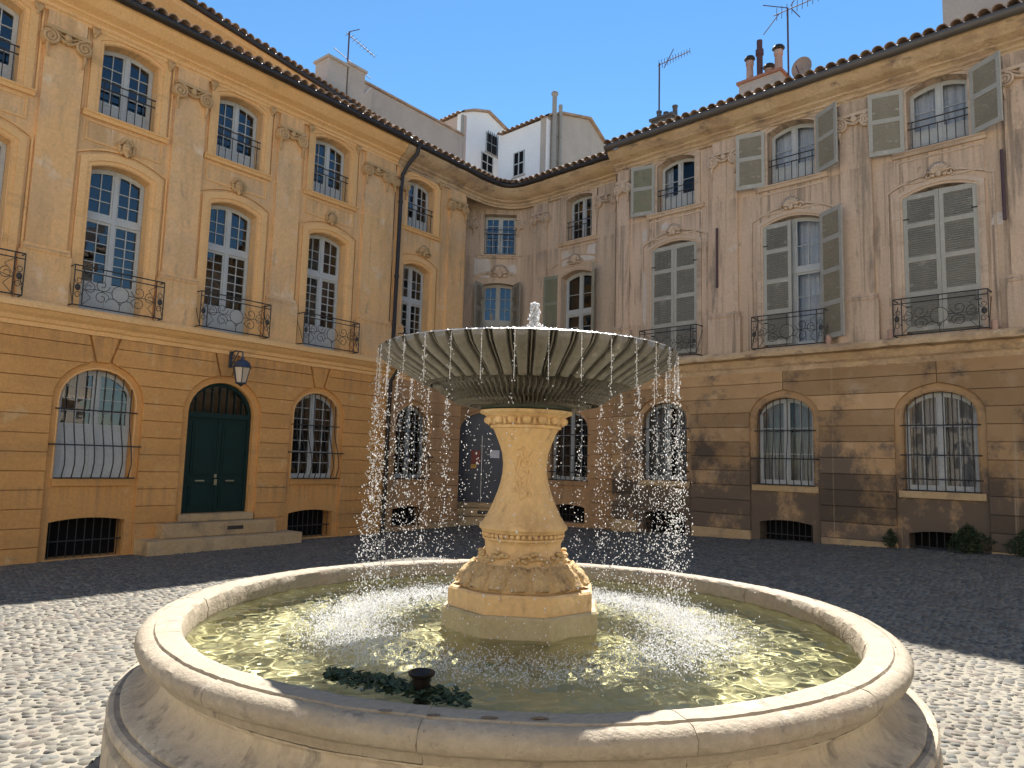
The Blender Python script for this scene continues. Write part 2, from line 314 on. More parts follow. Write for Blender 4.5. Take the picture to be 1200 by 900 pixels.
# ------------------------------------------------------------------ mesh helpers
class MB:
    def __init__(s): s.v = []; s.f = []
    def add(s, v, f):
        o = len(s.v); s.v += [tuple(p) for p in v]; s.f += [tuple(i + o for i in q) for q in f]; return s
    def box(s, x0, x1, y0, y1, z0, z1):
        v = [(x, y, z) for z in (z0, z1) for y in (y0, y1) for x in (x0, x1)]
        return s.add(v, [(0, 2, 3, 1), (4, 5, 7, 6), (0, 1, 5, 4), (2, 6, 7, 3), (0, 4, 6, 2), (1, 3, 7, 5)])
    def prism(s, poly, y0, y1, inset=0.0, dep=0.012):
        """poly in (x, z), y0 front, y1 back; optional chamfer of the front edge"""
        n = len(poly); cx = sum(p[0] for p in poly) / n; cz = sum(p[1] for p in poly) / n
        rings = []
        if inset:
            fr = []
            for k in range(n):
                a, b_, c = poly[k - 1], poly[k], poly[(k + 1) % n]
                d1 = Vector((b_[0] - a[0], b_[1] - a[1])); d2 = Vector((c[0] - b_[0], c[1] - b_[1]))
                if d1.length > 0: d1.normalize()
                if d2.length > 0: d2.normalize()
                nn = Vector((-d1.y - d2.y, d1.x + d2.x))
                if nn.length > 0: nn.normalize()
                fr.append((b_[0] + nn.x * inset, b_[1] + nn.y * inset))
            rings = [[(x, y0, z) for x, z in fr], [(x, y0 + dep, z) for x, z in poly], [(x, y1, z) for x, z in poly]]
        else:
            rings = [[(x, y0, z) for x, z in poly], [(x, y1, z) for x, z in poly]]
        v = [p for r in rings for p in r]; f = [tuple(range(n))]
        for r in range(len(rings) - 1):
            for k in range(n):
                k2 = (k + 1) % n
                f.append((r * n + k, (r + 1) * n + k, (r + 1) * n + k2, r * n + k2))
        f.append(tuple(reversed(range((len(rings) - 1) * n, len(rings) * n))))
        return s.add(v, f)
    def tube(s, pts, r, n=6, closed=False, cap=True):
        pts = [Vector(p) for p in pts]; m_ = len(pts)
        rr = r if isinstance(r, (list, tuple)) else [r] * m_
        v = []; f = []; up = None
        for i, p in enumerate(pts):
            if closed: t = pts[(i + 1) % m_] - pts[i - 1]
            else: t = pts[min(i + 1, m_ - 1)] - pts[max(i - 1, 0)]
            if t.length < 1e-9: t = Vector((0, 0, 1))
            t.normalize()
            if up is None:
                up = Vector((0, 0, 1)) if abs(t.z) < 0.9 else Vector((1, 0, 0))
            a = t.cross(up)
            if a.length < 1e-6: a = t.cross(Vector((0, 1, 0.1)))
            a.normalize(); b_ = a.cross(t); up = b_
            for k in range(n):
                th = 2 * PI * k / n
                v.append(p + (a * math.cos(th) + b_ * math.sin(th)) * rr[i])
        rings = m_ if closed else m_ - 1
        for i in range(rings):
            j = (i + 1) % m_
            for k in range(n):
                k2 = (k + 1) % n
                f.append((i * n + k, j * n + k, j * n + k2, i * n + k2))
        if cap and not closed:
            f.append(tuple(range(n))); f.append(tuple(reversed(range((m_ - 1) * n, m_ * n))))
        return s.add(v, f)
    def ball(s, c, r, seg=10, rings=6):
        rx, ry, rz = r if isinstance(r, (tuple, list)) else (r, r, r)
        v = [(c[0], c[1], c[2] - rz)]; f = []
        for i in range(1, rings):
            ph = -PI / 2 + PI * i / rings
            for k in range(seg):
                th = 2 * PI * k / seg
                v.append((c[0] + rx * math.cos(ph) * math.cos(th), c[1] + ry * math.cos(ph) * math.sin(th), c[2] + rz * math.sin(ph)))
        v.append((c[0], c[1], c[2] + rz)); top = len(v) - 1
        for k in range(seg):
            k2 = (k + 1) % seg
            f.append((0, 1 + k2, 1 + k)); f.append((top, top - seg + k, top - seg + k2))
            for i in range(rings - 2):
                a = 1 + i * seg
                f.append((a + k, a + k2, a + seg + k2, a + seg + k))
        return s.add(v, f)
    def disc(s, c, r, y0, y1, n=16):
        """cylinder with its axis along y"""
        pts = [(c[0] + r * math.cos(2 * PI * k / n), c[1] + r * math.sin(2 * PI * k / n)) for k in range(n)]
        return s.prism(pts, y0, y1)
    def lathe(s, prof, n=64, c=(0, 0), a0=0.0, a1=2 * PI, closed_prof=False, caps=False):
        full = abs(a1 - a0 - 2 * PI) < 1e-6
        steps = n if full else n + 1; k_ = len(prof); v = []; f = []
        for i in range(steps):
            th = a0 + (a1 - a0) * i / n
            for r, z in prof: v.append((c[0] + r * math.cos(th), c[1] + r * math.sin(th), z))
        for i in range(n):
            j = (i + 1) % steps
            for k in range(k_ if closed_prof else k_ - 1):
                k2 = (k + 1) % k_
                f.append((i * k_ + k, j * k_ + k, j * k_ + k2, i * k_ + k2))
        if caps and not full:
            f.append(tuple(range(k_))); f.append(tuple(reversed(range((steps - 1) * k_, steps * k_))))
        return s.add(v, f)
    def sweep(s, prof, path, closed=True):
        """prof: (out, z) list; path: (x, y) list; 'out' is measured to the right of travel (towards the viewer)"""
        P = [Vector((p[0], p[1])) for p in path]; n = len(P); k_ = len(prof); v = []; f = []
        for i in range(n):
            d1 = (P[i] - P[i - 1]).normalized() if i else (P[1] - P[0]).normalized()
            d2 = (P[i + 1] - P[i]).normalized() if i < n - 1 else d1
            n1 = Vector((d1.y, -d1.x)); n2 = Vector((d2.y, -d2.x)); nn = (n1 + n2)
            nn = nn / max(nn.length_squared / 2, 0.5)
            for o, z in prof: v.append((P[i].x + nn.x * o, P[i].y + nn.y * o, z))
        for i in range(n - 1):
            for k in range(k_ if closed else k_ - 1):
                k2 = (k + 1) % k_
                f.append((i * k_ + k, (i + 1) * k_ + k, (i + 1) * k_ + k2, i * k_ + k2))
        if closed:
            f.append(tuple(reversed(range(k_)))); f.append(tuple(range((n - 1) * k_, n * k_)))
        return s.add(v, f)
    def rugged(s, amp, seed=1):
        r = np.random.default_rng(seed); P = np.array(s.v); n = np.zeros(len(P))
        for k in range(10):
            d = r.normal(0, 1, 3); d /= np.linalg.norm(d); n += np.sin(P @ d * r.uniform(3, 30) + r.uniform(0, 6.28))
        P[:, 2] += n * amp * 0.32 + r.normal(0, 1, len(P)) * amp * 0.5
        P[:, :2] += r.normal(0, 1, (len(P), 2)) * amp * 0.5
        s.v = [tuple(p) for p in P]; return s
    def mesh(s, name, mat, smooth=False):
        me = bpy.data.meshes.new(name); me.from_pydata(s.v, [], s.f)
        me.materials.append(mat)
        if smooth is True: me.polygons.foreach_set('use_smooth', [True] * len(me.polygons))
        elif smooth: me.shade_smooth_by_angle(angle=math.radians(smooth)) if hasattr(me, 'shade_smooth_by_angle') else me.polygons.foreach_set('use_smooth', [True] * len(me.polygons))
        me.update(); return me
    def build(s, name, mat, parent=None, frame=None, smooth=False):
        return put(name, s.mesh(name, mat if not isinstance(mat, str) else M[mat], smooth), parent, frame)
def smooth_angle(me, deg):
    ang = math.radians(deg)
    me.polygons.foreach_set('use_smooth', [True] * len(me.polygons))
    try: me.set_sharp_from_angle(angle=ang)
    except Exception: pass
_mesh0 = MB.mesh
def _mesh(s, name, mat, smooth=False):
    me = _mesh0(s, name, mat, smooth is True)
    if smooth and smooth is not True: smooth_angle(me, smooth)
    return me
MB.mesh = _mesh
def put(name, me, parent=None, frame=None):
    o = bpy.data.objects.new(name, me); COL.objects.link(o)
    if parent is not None:
        o.parent = parent
        o.matrix_parent_inverse = WORLD[parent.name].inverted() if parent.name in WORLD else Matrix.Identity(4)
    mw = frame if frame is not None else Matrix.Identity(4)
    o.matrix_basis = mw
    WORLD[o.name] = mw.copy()
    return o
WORLD = {}
def tag(o, label, cat, group=None, kind=None):
    if label: o['label'] = label
    if cat: o['category'] = cat
    if group: o['group'] = group
    if kind: o['kind'] = kind
    return o
def thing(name, label, cat, loc=(0, 0, 0), group=None):
    o = bpy.data.objects.new(name, None); COL.objects.link(o)
    o.location = loc; o.empty_display_size = 0.3
    WORLD[o.name] = Matrix.Translation(loc)
    return tag(o, label, cat, group)
def T(x, y, z): return Matrix.Translation((x, y, z))
def RZ(a): return Matrix.Rotation(a, 4, 'Z')

# ------------------------------------------------------------------ frames of the facades
DL = Vector((0.63300868, 0.7741447, 0)); NL = Vector((-0.7741447, 0.63300868, 0)); dL = 13.367
DR = Vector((-0.72882266, 0.68470251, 0)); NR = Vector((0.68470251, 0.72882266, 0)); dR = 14.538
def frame(ax, ay, org):
    f_ = Matrix.Identity(4)
    for i in range(3):
        f_[i][0] = ax[i]; f_[i][1] = ay[i]; f_[i][2] = (0, 0, 1)[i]; f_[i][3] = org[i]
    return f_
FL = frame(DL, NL, NL * dL)
FR = frame(-DR, NR, NR * dR)
FR7 = frame(-DR, NR, NR * (dR + 0.4))
YC = 20.40
FC = frame(Vector((1, 0, 0)), Vector((0, 1, 0)), Vector((0, YC, 0)))
def smooth01(t): t = max(0.0, min(1.0, t)); return t * t * (3 - 2 * t)
def ground_z(x, y):
    return smooth01((y - 5.5) / 6.0) * (0.033 * max(-14, min(14, x)) + 0.06 - 0.015 * (min(y, 22) - 12))

# ================================================================== GROUND
def build_ground():
    xs = np.concatenate([np.linspace(-400, -30, 8), np.linspace(-24, 24, 60), np.linspace(30, 400, 8)])
    ys = np.concatenate([np.linspace(-400, -30, 8), np.linspace(-24, 30, 66), np.linspace(40, 400, 8)])
    v = [(x, y, ground_z(x, y)) for y in ys for x in xs]; nx = len(xs)
    f = [(j * nx + i, j * nx + i + 1, (j + 1) * nx + i + 1, (j + 1) * nx + i) for j in range(len(ys) - 1) for i in range(nx - 1)]
    b = MB(); b.add(v, f)
    g = b.build('ground', 'mortar', smooth=True); tag(g, 'courtyard ground of pale sandy mortar between the cobbles', 'ground', kind='structure')
    # cobbles: jittered rows, each a low irregular dome
    sx, sy = 0.086, 0.058
    pts = []
    rows = int(20 / sy)
    for j in range(rows):
        y = 0.6 + j * sy
        for i in range(int(26 / sx)):
            x = -13 + (i + 0.5 * (j % 2)) * sx
            pts.append((x, y))
    P = np.array(pts); P += RNG.uniform(-1, 1, P.shape) * np.array([0.021, 0.013])
    inL = P @ np.array([NL.x, NL.y]) < dL - 0.02; inR = P @ np.array([NR.x, NR.y]) < dR + 0.1
    rf = np.hypot(P[:, 0] - 0.09, P[:, 1] - 4.543) > 2.24
    view = np.abs(P[:, 0]) < 0.80 * P[:, 1] + 1.1
    P = P[inL & inR & rf & view]
    D = np.hypot(P[:, 0], P[:, 1]); P = P[np.argsort(D)]; n = len(P)
    k = 8
    th = np.arange(k) * 2 * PI / k
    rot = RNG.normal(0.42, 0.5, n)
    rad = RNG.uniform(0.76, 1.12, (n, k)); sz = np.clip(RNG.normal(0.95, 0.22, n), 0.5, 1.5)
    lx = np.cos(th)[None] * rad * (sz * 0.052)[:, None]; ly = np.sin(th)[None] * rad * (sz * 0.034)[:, None]
    c, s_ = np.cos(rot)[:, None], np.sin(rot)[:, None]
    ox = lx * c - ly * s_; oy = lx * s_ + ly * c
    hh = RNG.uniform(0.003, 0.013, n); gz = np.array([ground_z(x, y) for x, y in P])
    tilt = RNG.normal(0, 0.10, (n, 2))
    V = np.zeros((n, 2 * k + 1, 3))
    for r_, (sc_, z_) in enumerate(((1.0, -0.006), (0.74, 0.72))):
        px = ox * sc_; py = oy * sc_
        V[:, r_ * k:(r_ + 1) * k, 0] = P[:, 0:1] + px; V[:, r_ * k:(r_ + 1) * k, 1] = P[:, 1:2] + py
        base = (hh * z_)[:, None] if r_ else np.full((n, 1), z_)
        V[:, r_ * k:(r_ + 1) * k, 2] = gz[:, None] + base + (px * tilt[:, 0:1] + py * tilt[:, 1:2] if r_ else 0)
    V[:, 2 * k, 0] = P[:, 0]; V[:, 2 * k, 1] = P[:, 1]; V[:, 2 * k, 2] = gz + hh
    F = []
    for a in range(k):
        a2 = (a + 1) % k
        F += [(a, a2, k + a2), (a, k + a2, k + a), (k + a, k + a2, 2 * k)]
    F = np.array(F)
    base = np.array([[0.26, 0.24, 0.20], [0.30, 0.275, 0.225], [0.21, 0.198, 0.175], [0.28, 0.235, 0.19], [0.22, 0.22, 0.20], [0.33, 0.305, 0.255], [0.25, 0.225, 0.18]])
    tone = 0.56 * base[RNG.integers(0, len(base), n)] * RNG.uniform(0.72, 1.22, (n, 1))
    def mesh_of(sel, name):
        Vs = V[sel].reshape(-1, 3); m_ = len(sel)
        Fs = (F[None] + (np.arange(m_) * (2 * k + 1))[:, None, None]).reshape(-1, 3)
        me = bpy.data.meshes.new(name)
        me.vertices.add(len(Vs)); me.vertices.foreach_set('co', Vs.ravel())
        me.loops.add(Fs.size); me.loops.foreach_set('vertex_index', Fs.ravel().astype(np.int32))
        me.polygons.add(len(Fs)); me.polygons.foreach_set('loop_start', np.arange(0, Fs.size, 3, dtype=np.int32))
        me.polygons.foreach_set('use_smooth', np.ones(len(Fs), bool))
        me.update(calc_edges=True)
        at = me.attributes.new('tone', 'FLOAT_COLOR', 'POINT')
        cc = np.ones((m_, 2 * k + 1, 4)); cc[:, :, :3] = tone[sel][:, None]
        at.data.foreach_set('color', cc.ravel())
        me.materials.append(M['cobble']); me.validate(); return me
    # the 300 that show largest: nearest cobbles inside the picture
    w_ = P[:, 1] * CF.y + (0 - 1.62) * CF.z
    u_ = 600 + 844 * (P[:, 0] * CX.x + P[:, 1] * CX.y - 1.62 * CX.z) / w_
    v_ = 450 - 844 * (P[:, 0] * CU.x + P[:, 1] * CU.y - 1.62 * CU.z) / w_
    vis = (w_ > 0) & (u_ > 0) & (u_ < 1200) & (v_ < 900) & ((u_ < 118) | (u_ > 1098))
    idx = np.nonzero(vis)[0][:300]
    for i in idx: put('cobble', mesh_of(np.array([i]), 'cobble'), g)
    rest = np.setdiff1d(np.arange(n), idx)
    o = put('cobbles', mesh_of(rest, 'cobbles'), g); o['kind'] = 'stuff'; o['label'] = 'grey and beige river cobbles laid tightly across the courtyard'
build_ground()

# ================================================================== FACADE ELEMENTS
class Op:
    def __init__(s, c, hw, z0, zs, zc, ell=False): s.c, s.hw, s.z0, s.zs, s.zc, s.ell = c, hw, z0, zs, zc, ell
    def top(s, x, g=0.0):
        t = min(1.0, abs(x - s.c) / (s.hw + g)); r = s.zc - s.zs + g * (1 if s.ell else 0.35)
        return s.zs + (g * 0 if s.ell else g * 0.65) + r * (math.sqrt(max(0, 1 - t * t)) if s.ell else (1 - t * t))
    def half(s, z, g=0.0):
        if z <= s.zs: return s.hw + g
        r = s.zc - s.zs + g
        t = (z - s.zs) / r
        if t >= 1: return 0.0
        return (s.hw + g) * (math.sqrt(1 - t * t) if s.ell else math.sqrt(1 - t))
    def outline(s, g=0.0, zb=None, n=14):
        zb = s.z0 if zb is None else zb
        pts = [(s.c - s.hw - g, zb), (s.c + s.hw + g, zb)]
        if s.zc <= s.zs: return pts + [(s.c + s.hw + g, s.zs + g), (s.c - s.hw - g, s.zs + g)]
        for k in range(n + 1):
            a = PI * k / n if s.ell else None
            x = s.c + (s.hw + g) * (math.cos(a) if s.ell else 1 - 2 * k / n)
            pts.append((x, s.top(x, g)))
        return pts
def wall_panel(name, x0, x1, z0, z1, ops, mat, parent, fr, y=0.0, depth=0.34):
    b = MB(); outer = [(x0, z0), (x1, z0), (x1, z1), (x0, z1)]
    loops = [[Vector((x, z, 0)) for x, z in outer]]
    for o in ops: loops.append([Vector((x, z, 0)) for x, z in reversed(o.outline())])
    flat = [p for l in loops for p in l]
    tris = tessellate_polygon(loops)
    fx = []
    for t in tris:
        a, b_, c = (flat[i] for i in t)
        cr = (b_.x - a.x) * (c.y - a.y) - (b_.y - a.y) * (c.x - a.x)
        fx.append(t if cr > 0 else (t[0], t[2], t[1]))
    b.add([(p.x, y, p.y) for p in flat], fx)
    for o in ops:
        ol = o.outline(); n = len(ol)
        b.add([(x, y, z) for x, z in ol] + [(x, y + depth, z) for x, z in ol], [(k, (k + 1) % n, n + (k + 1) % n, n + k) for k in range(n)])
    return b.build(name, mat, parent, fr)
def surround(op, g0, g1, y0, y1, mat, parent, fr, name='window_surround', closed=False, zb=None):
    a = op.outline(g0, zb); c = op.outline(g1, zb)
    if not closed: a = a[1:] + a[:1]; c = c[1:] + c[:1]
    else: c = [(x, z - (g1 - g0)) if i < 2 else (x, z) for i, (x, z) in enumerate(c)]
    n = len(a); v = []; f = []
    ym = y0 + 0.022; gm = g0 + (g1 - g0) * 0.35
    mid = op.outline(gm, zb); mid = mid[1:] + mid[:1] if not closed else mid
    if closed: mid = [(x, z - (gm - g0)) if i < 2 else (x, z) for i, (x, z) in enumerate(mid)]
    for (ax, az), (mx, mz), (cx, cz) in zip(a, mid, c):
        v += [(ax, y1, az), (ax, ym, az), (mx, ym, mz), (mx, y0, mz), (cx, y0, cz), (cx, y1, cz)]
    for k in range(n if closed else n - 1):
        k2 = (k + 1) % n
        for q in range(5): f.append((k * 6 + q, k * 6 + q + 1, k2 * 6 + q + 1, k2 * 6 + q))
    if not closed:
        f.append((0, 1, 2, 3, 4, 5)); f.append(tuple(reversed([(n - 1) * 6 + q for q in range(6)])))
    return MB().add(v, f).build(name, mat, parent, fr)

def make_window(op, parent, fr, y=0.22, rows=5, cols=2, transom=None, rows_up=3, panel=0.0, mat='white_wood', back='dark_room', leaf_open=0, name='window', trim=0.042, curtain_gap=0.0):
    """two-leaved glazed window filling an opening; each pane is its own child"""
    b = MB(); c, hw, z0 = op.c, op.hw - 0.004, op.z0 + 0.004
    # outer frame
    a = op.outline(-0.006, z0); d = op.outline(-0.006 - trim, z0 + trim)
    n = len(a); v = [(x, yy, z) for pts in (a, d) for yy in (y, y + 0.06) for x, z in pts]
    f = []
    for k in range(n):
        k2 = (k + 1) % n
        f += [(k, k2, 2 * n + k2, 2 * n + k), (2 * n + k, 2 * n + k2, 3 * n + k2, 3 * n + k)]
    b.add(v, f)
    iw = hw - trim
    mull = 0.036
    b.box(c - mull, c + mull, y - 0.02, y + 0.05, z0 + trim, op.top(c) - trim)
    zt = op.zc
    secs = []
    if transom:
        b.box(c - iw, c + iw, y - 0.025, y + 0.05, transom - 0.045, transom + 0.045)
        secs = [(z0 + trim, transom - 0.045, rows, panel), (transom + 0.045, None, rows_up, 0)]
    else: secs = [(z0 + trim, None, rows, panel)]
    panes = []
    st = 0.030; bar = 0.015
    for za, zb, nr, pn in secs:
        for sd in (-1, 1):
            xa, xb = (c - iw, c - mull) if sd < 0 else (c + mull, c + iw)
            ztop = (lambda x: zb) if zb else (lambda x: op.top(x) - trim)
            # leaf stiles and rails
            zlow = min(ztop(xa + 0.01), ztop(xb - 0.01))
            b.box(xa, xa + st, y, y + 0.045, za, ztop(xa + st / 2)); b.box(xb - st, xb, y, y + 0.045, za, ztop(xb - st / 2))
            b.box(xa + st, xb - st, y + 0.002, y + 0.043, za, za + 0.06)
            xs_ = [xa + st + (xb - xa - 2 * st) * i / cols for i in range(cols + 1)]
            top_mid = ztop((xa + xb) / 2)
            if zb: b.box(xa + st, xb - st, y + 0.002, y + 0.043, zb - 0.045, zb)
            else:
                ar = [(x, ztop(x) - 0.045) for x in np.linspace(xa + st, xb - st, 6)] + [(x, ztop(x)) for x in np.linspace(xb - st, xa + st, 6)]
                b.prism(ar, y + 0.002, y + 0.043)
            zp = za + 0.06
            if pn:
                b.box(xa + st, xb - st, y + 0.012, y + 0.035, zp, zp + pn)
                b.box(xa + st + 0.05, xb - st - 0.05, y + 0.004, y + 0.012, zp + 0.05, zp + pn - 0.06)
                b.box(xa + st, xb - st, y + 0.002, y + 0.043, zp + pn - 0.03, zp + pn + 0.02); zp += pn + 0.02
            ztp = (zb if zb else min(ztop(xa + st), ztop(xb - st))) - 0.045
            zs_ = [zp + (ztp - zp) * i / nr for i in range(nr + 1)]
            if not zb and nr > 1 and op.zc - op.zs > 0.25:   # tall arch: keep rows regular, top row takes the arch
                ztp = max(ztop(xa + st), ztop(xb - st)) - 0.045
                zs_ = [zp + (ztp - zp) * i / nr for i in range(nr + 1)]
            for i in range(1, cols): b.box(xs_[i] - bar / 2, xs_[i] + bar / 2, y + 0.006, y + 0.038, zp, ztop(xs_[i]) - 0.04)
            for zq in zs_[1:-1]:
                # clip the bar to the arch
                lo, hi = xs_[0], xs_[-1]
                if not zb:
                    h_ = op.half(zq + trim + 0.045)
                    lo = max(lo, c - h_); hi = min(hi, c + h_)
                if hi > lo + 0.02: b.box(lo, hi, y + 0.005, y + 0.039, zq - bar / 2, zq + bar / 2)
            for i in range(cols):
                for j in range(nr):
                    xa_, xb_ = xs_[i], xs_[i + 1]; p0, p1 = zs_[j], zs_[j + 1]
                    if zb or j < nr - 1 and p1 < min(ztop(xa_), ztop(xb_)) - 0.04: poly = [(xa_, p0), (xb_, p0), (xb_, p1), (xa_, p1)]
                    else:
                        tps = [(x, min(max(p0 + 0.001, ztop(x) - 0.03), p1 if j < nr - 1 else 99)) for x in np.linspace(xb_, xa_, 5)]
                        if max(t[1] for t in tps) < p0 + 0.02: continue
                        poly = [(xa_, p0), (xb_, p0)] + tps
                    panes.append(poly)
    w = b.build(name, mat, parent, fr)
    yg = y + 0.028
    for poly in panes:
        cx_ = sum(p[0] for p in poly) / len(poly); cz_ = sum(p[1] for p in poly) / len(poly)
        tx, tz = random.gauss(0, 0.006), random.gauss(0, 0.006)
        g = MB().add([(x, yg + (x - cx_) * tx + (z - cz_) * tz, z) for x, z in poly], [tuple(range(len(poly)))])
        g.build('pane', 'glass_clear' if back[:7] == 'curtain' else 'glass', w, fr)
    # what stands behind the glass
    r = MB(); x0, x1 = c - op.hw - 0.06, c + op.hw + 0.06; zb0, zb1 = op.z0 - 0.06, op.zc + 0.06
    y0, y1 = 0.342, 0.95
    r.add([(x0, y0, zb0), (x1, y0, zb0), (x1, y0, zb1), (x0, y0, zb1), (x0, y1, zb0), (x1, y1, zb0), (x1, y1, zb1), (x0, y1, zb1)],
          [(4, 5, 6, 7), (0, 1, 5, 4), (3, 7, 6, 2), (0, 4, 7, 3), (1, 2, 6, 5)])
    r.build('room', 'dark_room', w, fr)
    if back[:7] == 'curtain':
        for sd in (-1, 1):
            xa, xb = (c - op.hw - 0.02, c - curtain_gap) if sd < 0 else (c + curtain_gap, c + op.hw + 0.02)
            nseg = 22; q = MB(); vv = []
            for i in range(nseg + 1):
                x = xa + (xb - xa) * i / nseg; yy = 0.40 + 0.022 * math.sin(i * 1.9 + sd) + 0.01 * math.sin(i * 0.7)
                vv += [(x, yy, zb0 + 0.01), (x, yy, zb1 - 0.01)]
            q.add(vv, [(2 * i, 2 * i + 2, 2 * i + 3, 2 * i + 1) for i in range(nseg)])
            q.build('curtain', back, w, fr, smooth=True)
    return w

def make_shutter(parent, fr, hx, z0, h, w, ang, side, mat='shutter', fmat='shutter_frame', sections=3, y=-0.02, slant=0.0):
    """louvred leaf hinged at local x=hx; side +1 leaf extends to +x when ang=0; ang swings it out towards the viewer"""
    s = side
    A = fr @ T(hx, y, z0) @ RZ(-ang * s)
    def X(a, c): return (a * s, c * s) if s > 0 else (c * s, a * s)
    b = MB(); st = 0.07; t = 0.036
    b.box(*X(0, st), -t, 0, 0, h - 0.02); b.box(*X(w - st, w), -t, 0, 0, h - slant)
    zs_ = [0.0] + [h * i / sections for i in range(1, sections)] + [h - 0.10]
    for i, zq in enumerate(zs_): b.box(*X(st, w - st), -t + 0.002, -0.002, zq, zq + 0.095)
    o = b.build('shutter', fmat, parent, A)
    q = MB(); pitch = 0.042
    for i in range(len(zs_) - 1):
        z = zs_[i] + 0.105
        while z < zs_[i + 1] - 0.01:
            xa, xb = X(st, w - st)
            q.add([(xa, -t + 0.004, z), (xb, -t + 0.004, z), (xb, -0.005, z + 0.034), (xa, -0.005, z + 0.034), (xa, -t + 0.004, z + 0.008), (xb, -t + 0.004, z + 0.008), (xb, -0.005, z + 0.042), (xa, -0.005, z + 0.042)],
                  [(0, 1, 2, 3), (7, 6, 5, 4), (0, 4, 5, 1), (2, 6, 7, 3)])
            z += pitch
    sl = q.build('slats', mat, o, A); sl['kind'] = 'stuff'
    hg = MB()
    for zq in (h * 0.18, h * 0.82): hg.box(*X(-0.02, 0.10), -t - 0.008, -t - 0.001, zq - 0.012, zq + 0.012)
    hg.build('hinge', 'iron', o, A)
    return o

def circle_pts(cx, cz, r, y, n=18, a0=0, a1=2 * PI): return [(cx + r * math.cos(a0 + (a1 - a0) * k / n), y, cz + r * math.sin(a0 + (a1 - a0) * k / n)) for k in range(n + 1)]
def spiral(cx, cz, r0, r1, a0, turns, y, n=26):
    return [(cx + (r0 + (r1 - r0) * k / n) * math.cos(a0 + turns * 2 * PI * k / n), y, cz + (r0 + (r1 - r0) * k / n) * math.sin(a0 + turns * 2 * PI * k / n)) for k in range(n + 1)]
def make_balcony(parent, fr, c, z0, hw=0.74, h=0.70, y=-0.30, slats=False):
    b = MB(); r = 0.012
    for zq in (z0 + 0.03, z0 + h):
        b.tube([(c - hw, 0.0, zq), (c - hw, y, zq), (c + hw, y, zq), (c + hw, 0.0, zq)], r, 6)
    b.tube([(c - hw, y, z0 + h - 0.09), (c + hw, y, z0 + h - 0.09)], 0.010, 5)
    for x in (c - hw, c - hw + 0.14, c + hw - 0.14, c + hw): b.tube([(x, y, z0 + 0.03), (x, y, z0 + h)], 0.010, 6)
    o = b.build('balcony_railing', 'iron', parent, fr)
    zc = z0 + 0.33
    sc = [[(p) for p in circle_pts(c, zc, 0.14, y)]]
    for s in (-1, 1):
        sc.append(spiral(c + s * 0.30, zc + 0.10, 0.12, 0.03, PI * (0.5 - s * 0.5) + PI, 1.3 * s, y))
        sc.append(spiral(c + s * 0.30, zc - 0.12, 0.12, 0.03, PI * (0.5 - s * 0.5) + PI, -1.3 * s, y))
        sc.append(spiral(c + s * 0.50, zc + 0.02, 0.10, 0.03, PI / 2, 1.2 * s, y))
        sc.append(circle_pts(c + s * 0.12, z0 + 0.12, 0.11, y, 10, 0.2, PI - 0.2))
        sc.append([(c + s * 0.14, y, zc), (c + s * 0.42, y, zc + 0.01), (c + s * 0.60, y, zc - 0.04)])
        sc.append([(c + s * 0.60, y, z0 + 0.04), (c + s * 0.47, y, z0 + 0.18), (c + s * 0.60, y, z0 + 0.34), (c + s * 0.47, y, z0 + 0.50), (c + s * 0.60, y, z0 + 0.60)])
        sc.append(spiral(c + s * 0.67, z0 + 0.2, 0.06, 0.02, 0, 1.2, y)); sc.append(spiral(c + s * 0.67, z0 + 0.45, 0.06, 0.02, PI, 1.2, y))
        sc.append([(c + s * hw, y, z0 + 0.04), (c + s * hw, y * 0.5, z0 + 0.35), (c + s * hw, 0, z0 + 0.62)])
    sc.append([(c, y, zc + 0.14), (c, y, z0 + h)]); sc.append([(c, y, z0 + 0.03), (c, y, zc - 0.14)])
    for p in sc: MB().tube(p, 0.0062, 5).build('scroll', 'iron', o, fr, smooth=True)
    for s in (-1, 1): MB().ball((c + s * (hw - 0.06), y, z0 + 0.33), (0.045, 0.02, 0.06), 8, 5).build('rosette', 'iron', o, fr, smooth=True)
    return o
def make_guard(parent, fr, op, h=0.52, y=0.03, n=7):
    x0, x1 = op.c - op.hw, op.c + op.hw
    o = MB().tube([(x0 - 0.04, y, op.z0 + h), (x1 + 0.04, y, op.z0 + h)], 0.013, 5).build('window_guard', 'iron', parent, fr)
    MB().tube([(x0 - 0.04, y, op.z0 + h + 0.13), (x1 + 0.04, y, op.z0 + h + 0.13)], 0.013, 5).build('rail', 'iron', o, fr)
    MB().tube([(x0, y, op.z0 + 0.03), (x1, y, op.z0 + 0.03)], 0.010, 5).build('rail', 'iron', o, fr)
    for k in range(n):
        x = x0 + (x1 - x0) * (k + 0.5) / n
        MB().tube([(x, y, op.z0 + 0.03), (x, y, op.z0 + h + (0.13 if k in (0, n - 1) else 0))], 0.0085, 5).build('bar', 'iron', o, fr)
    return o
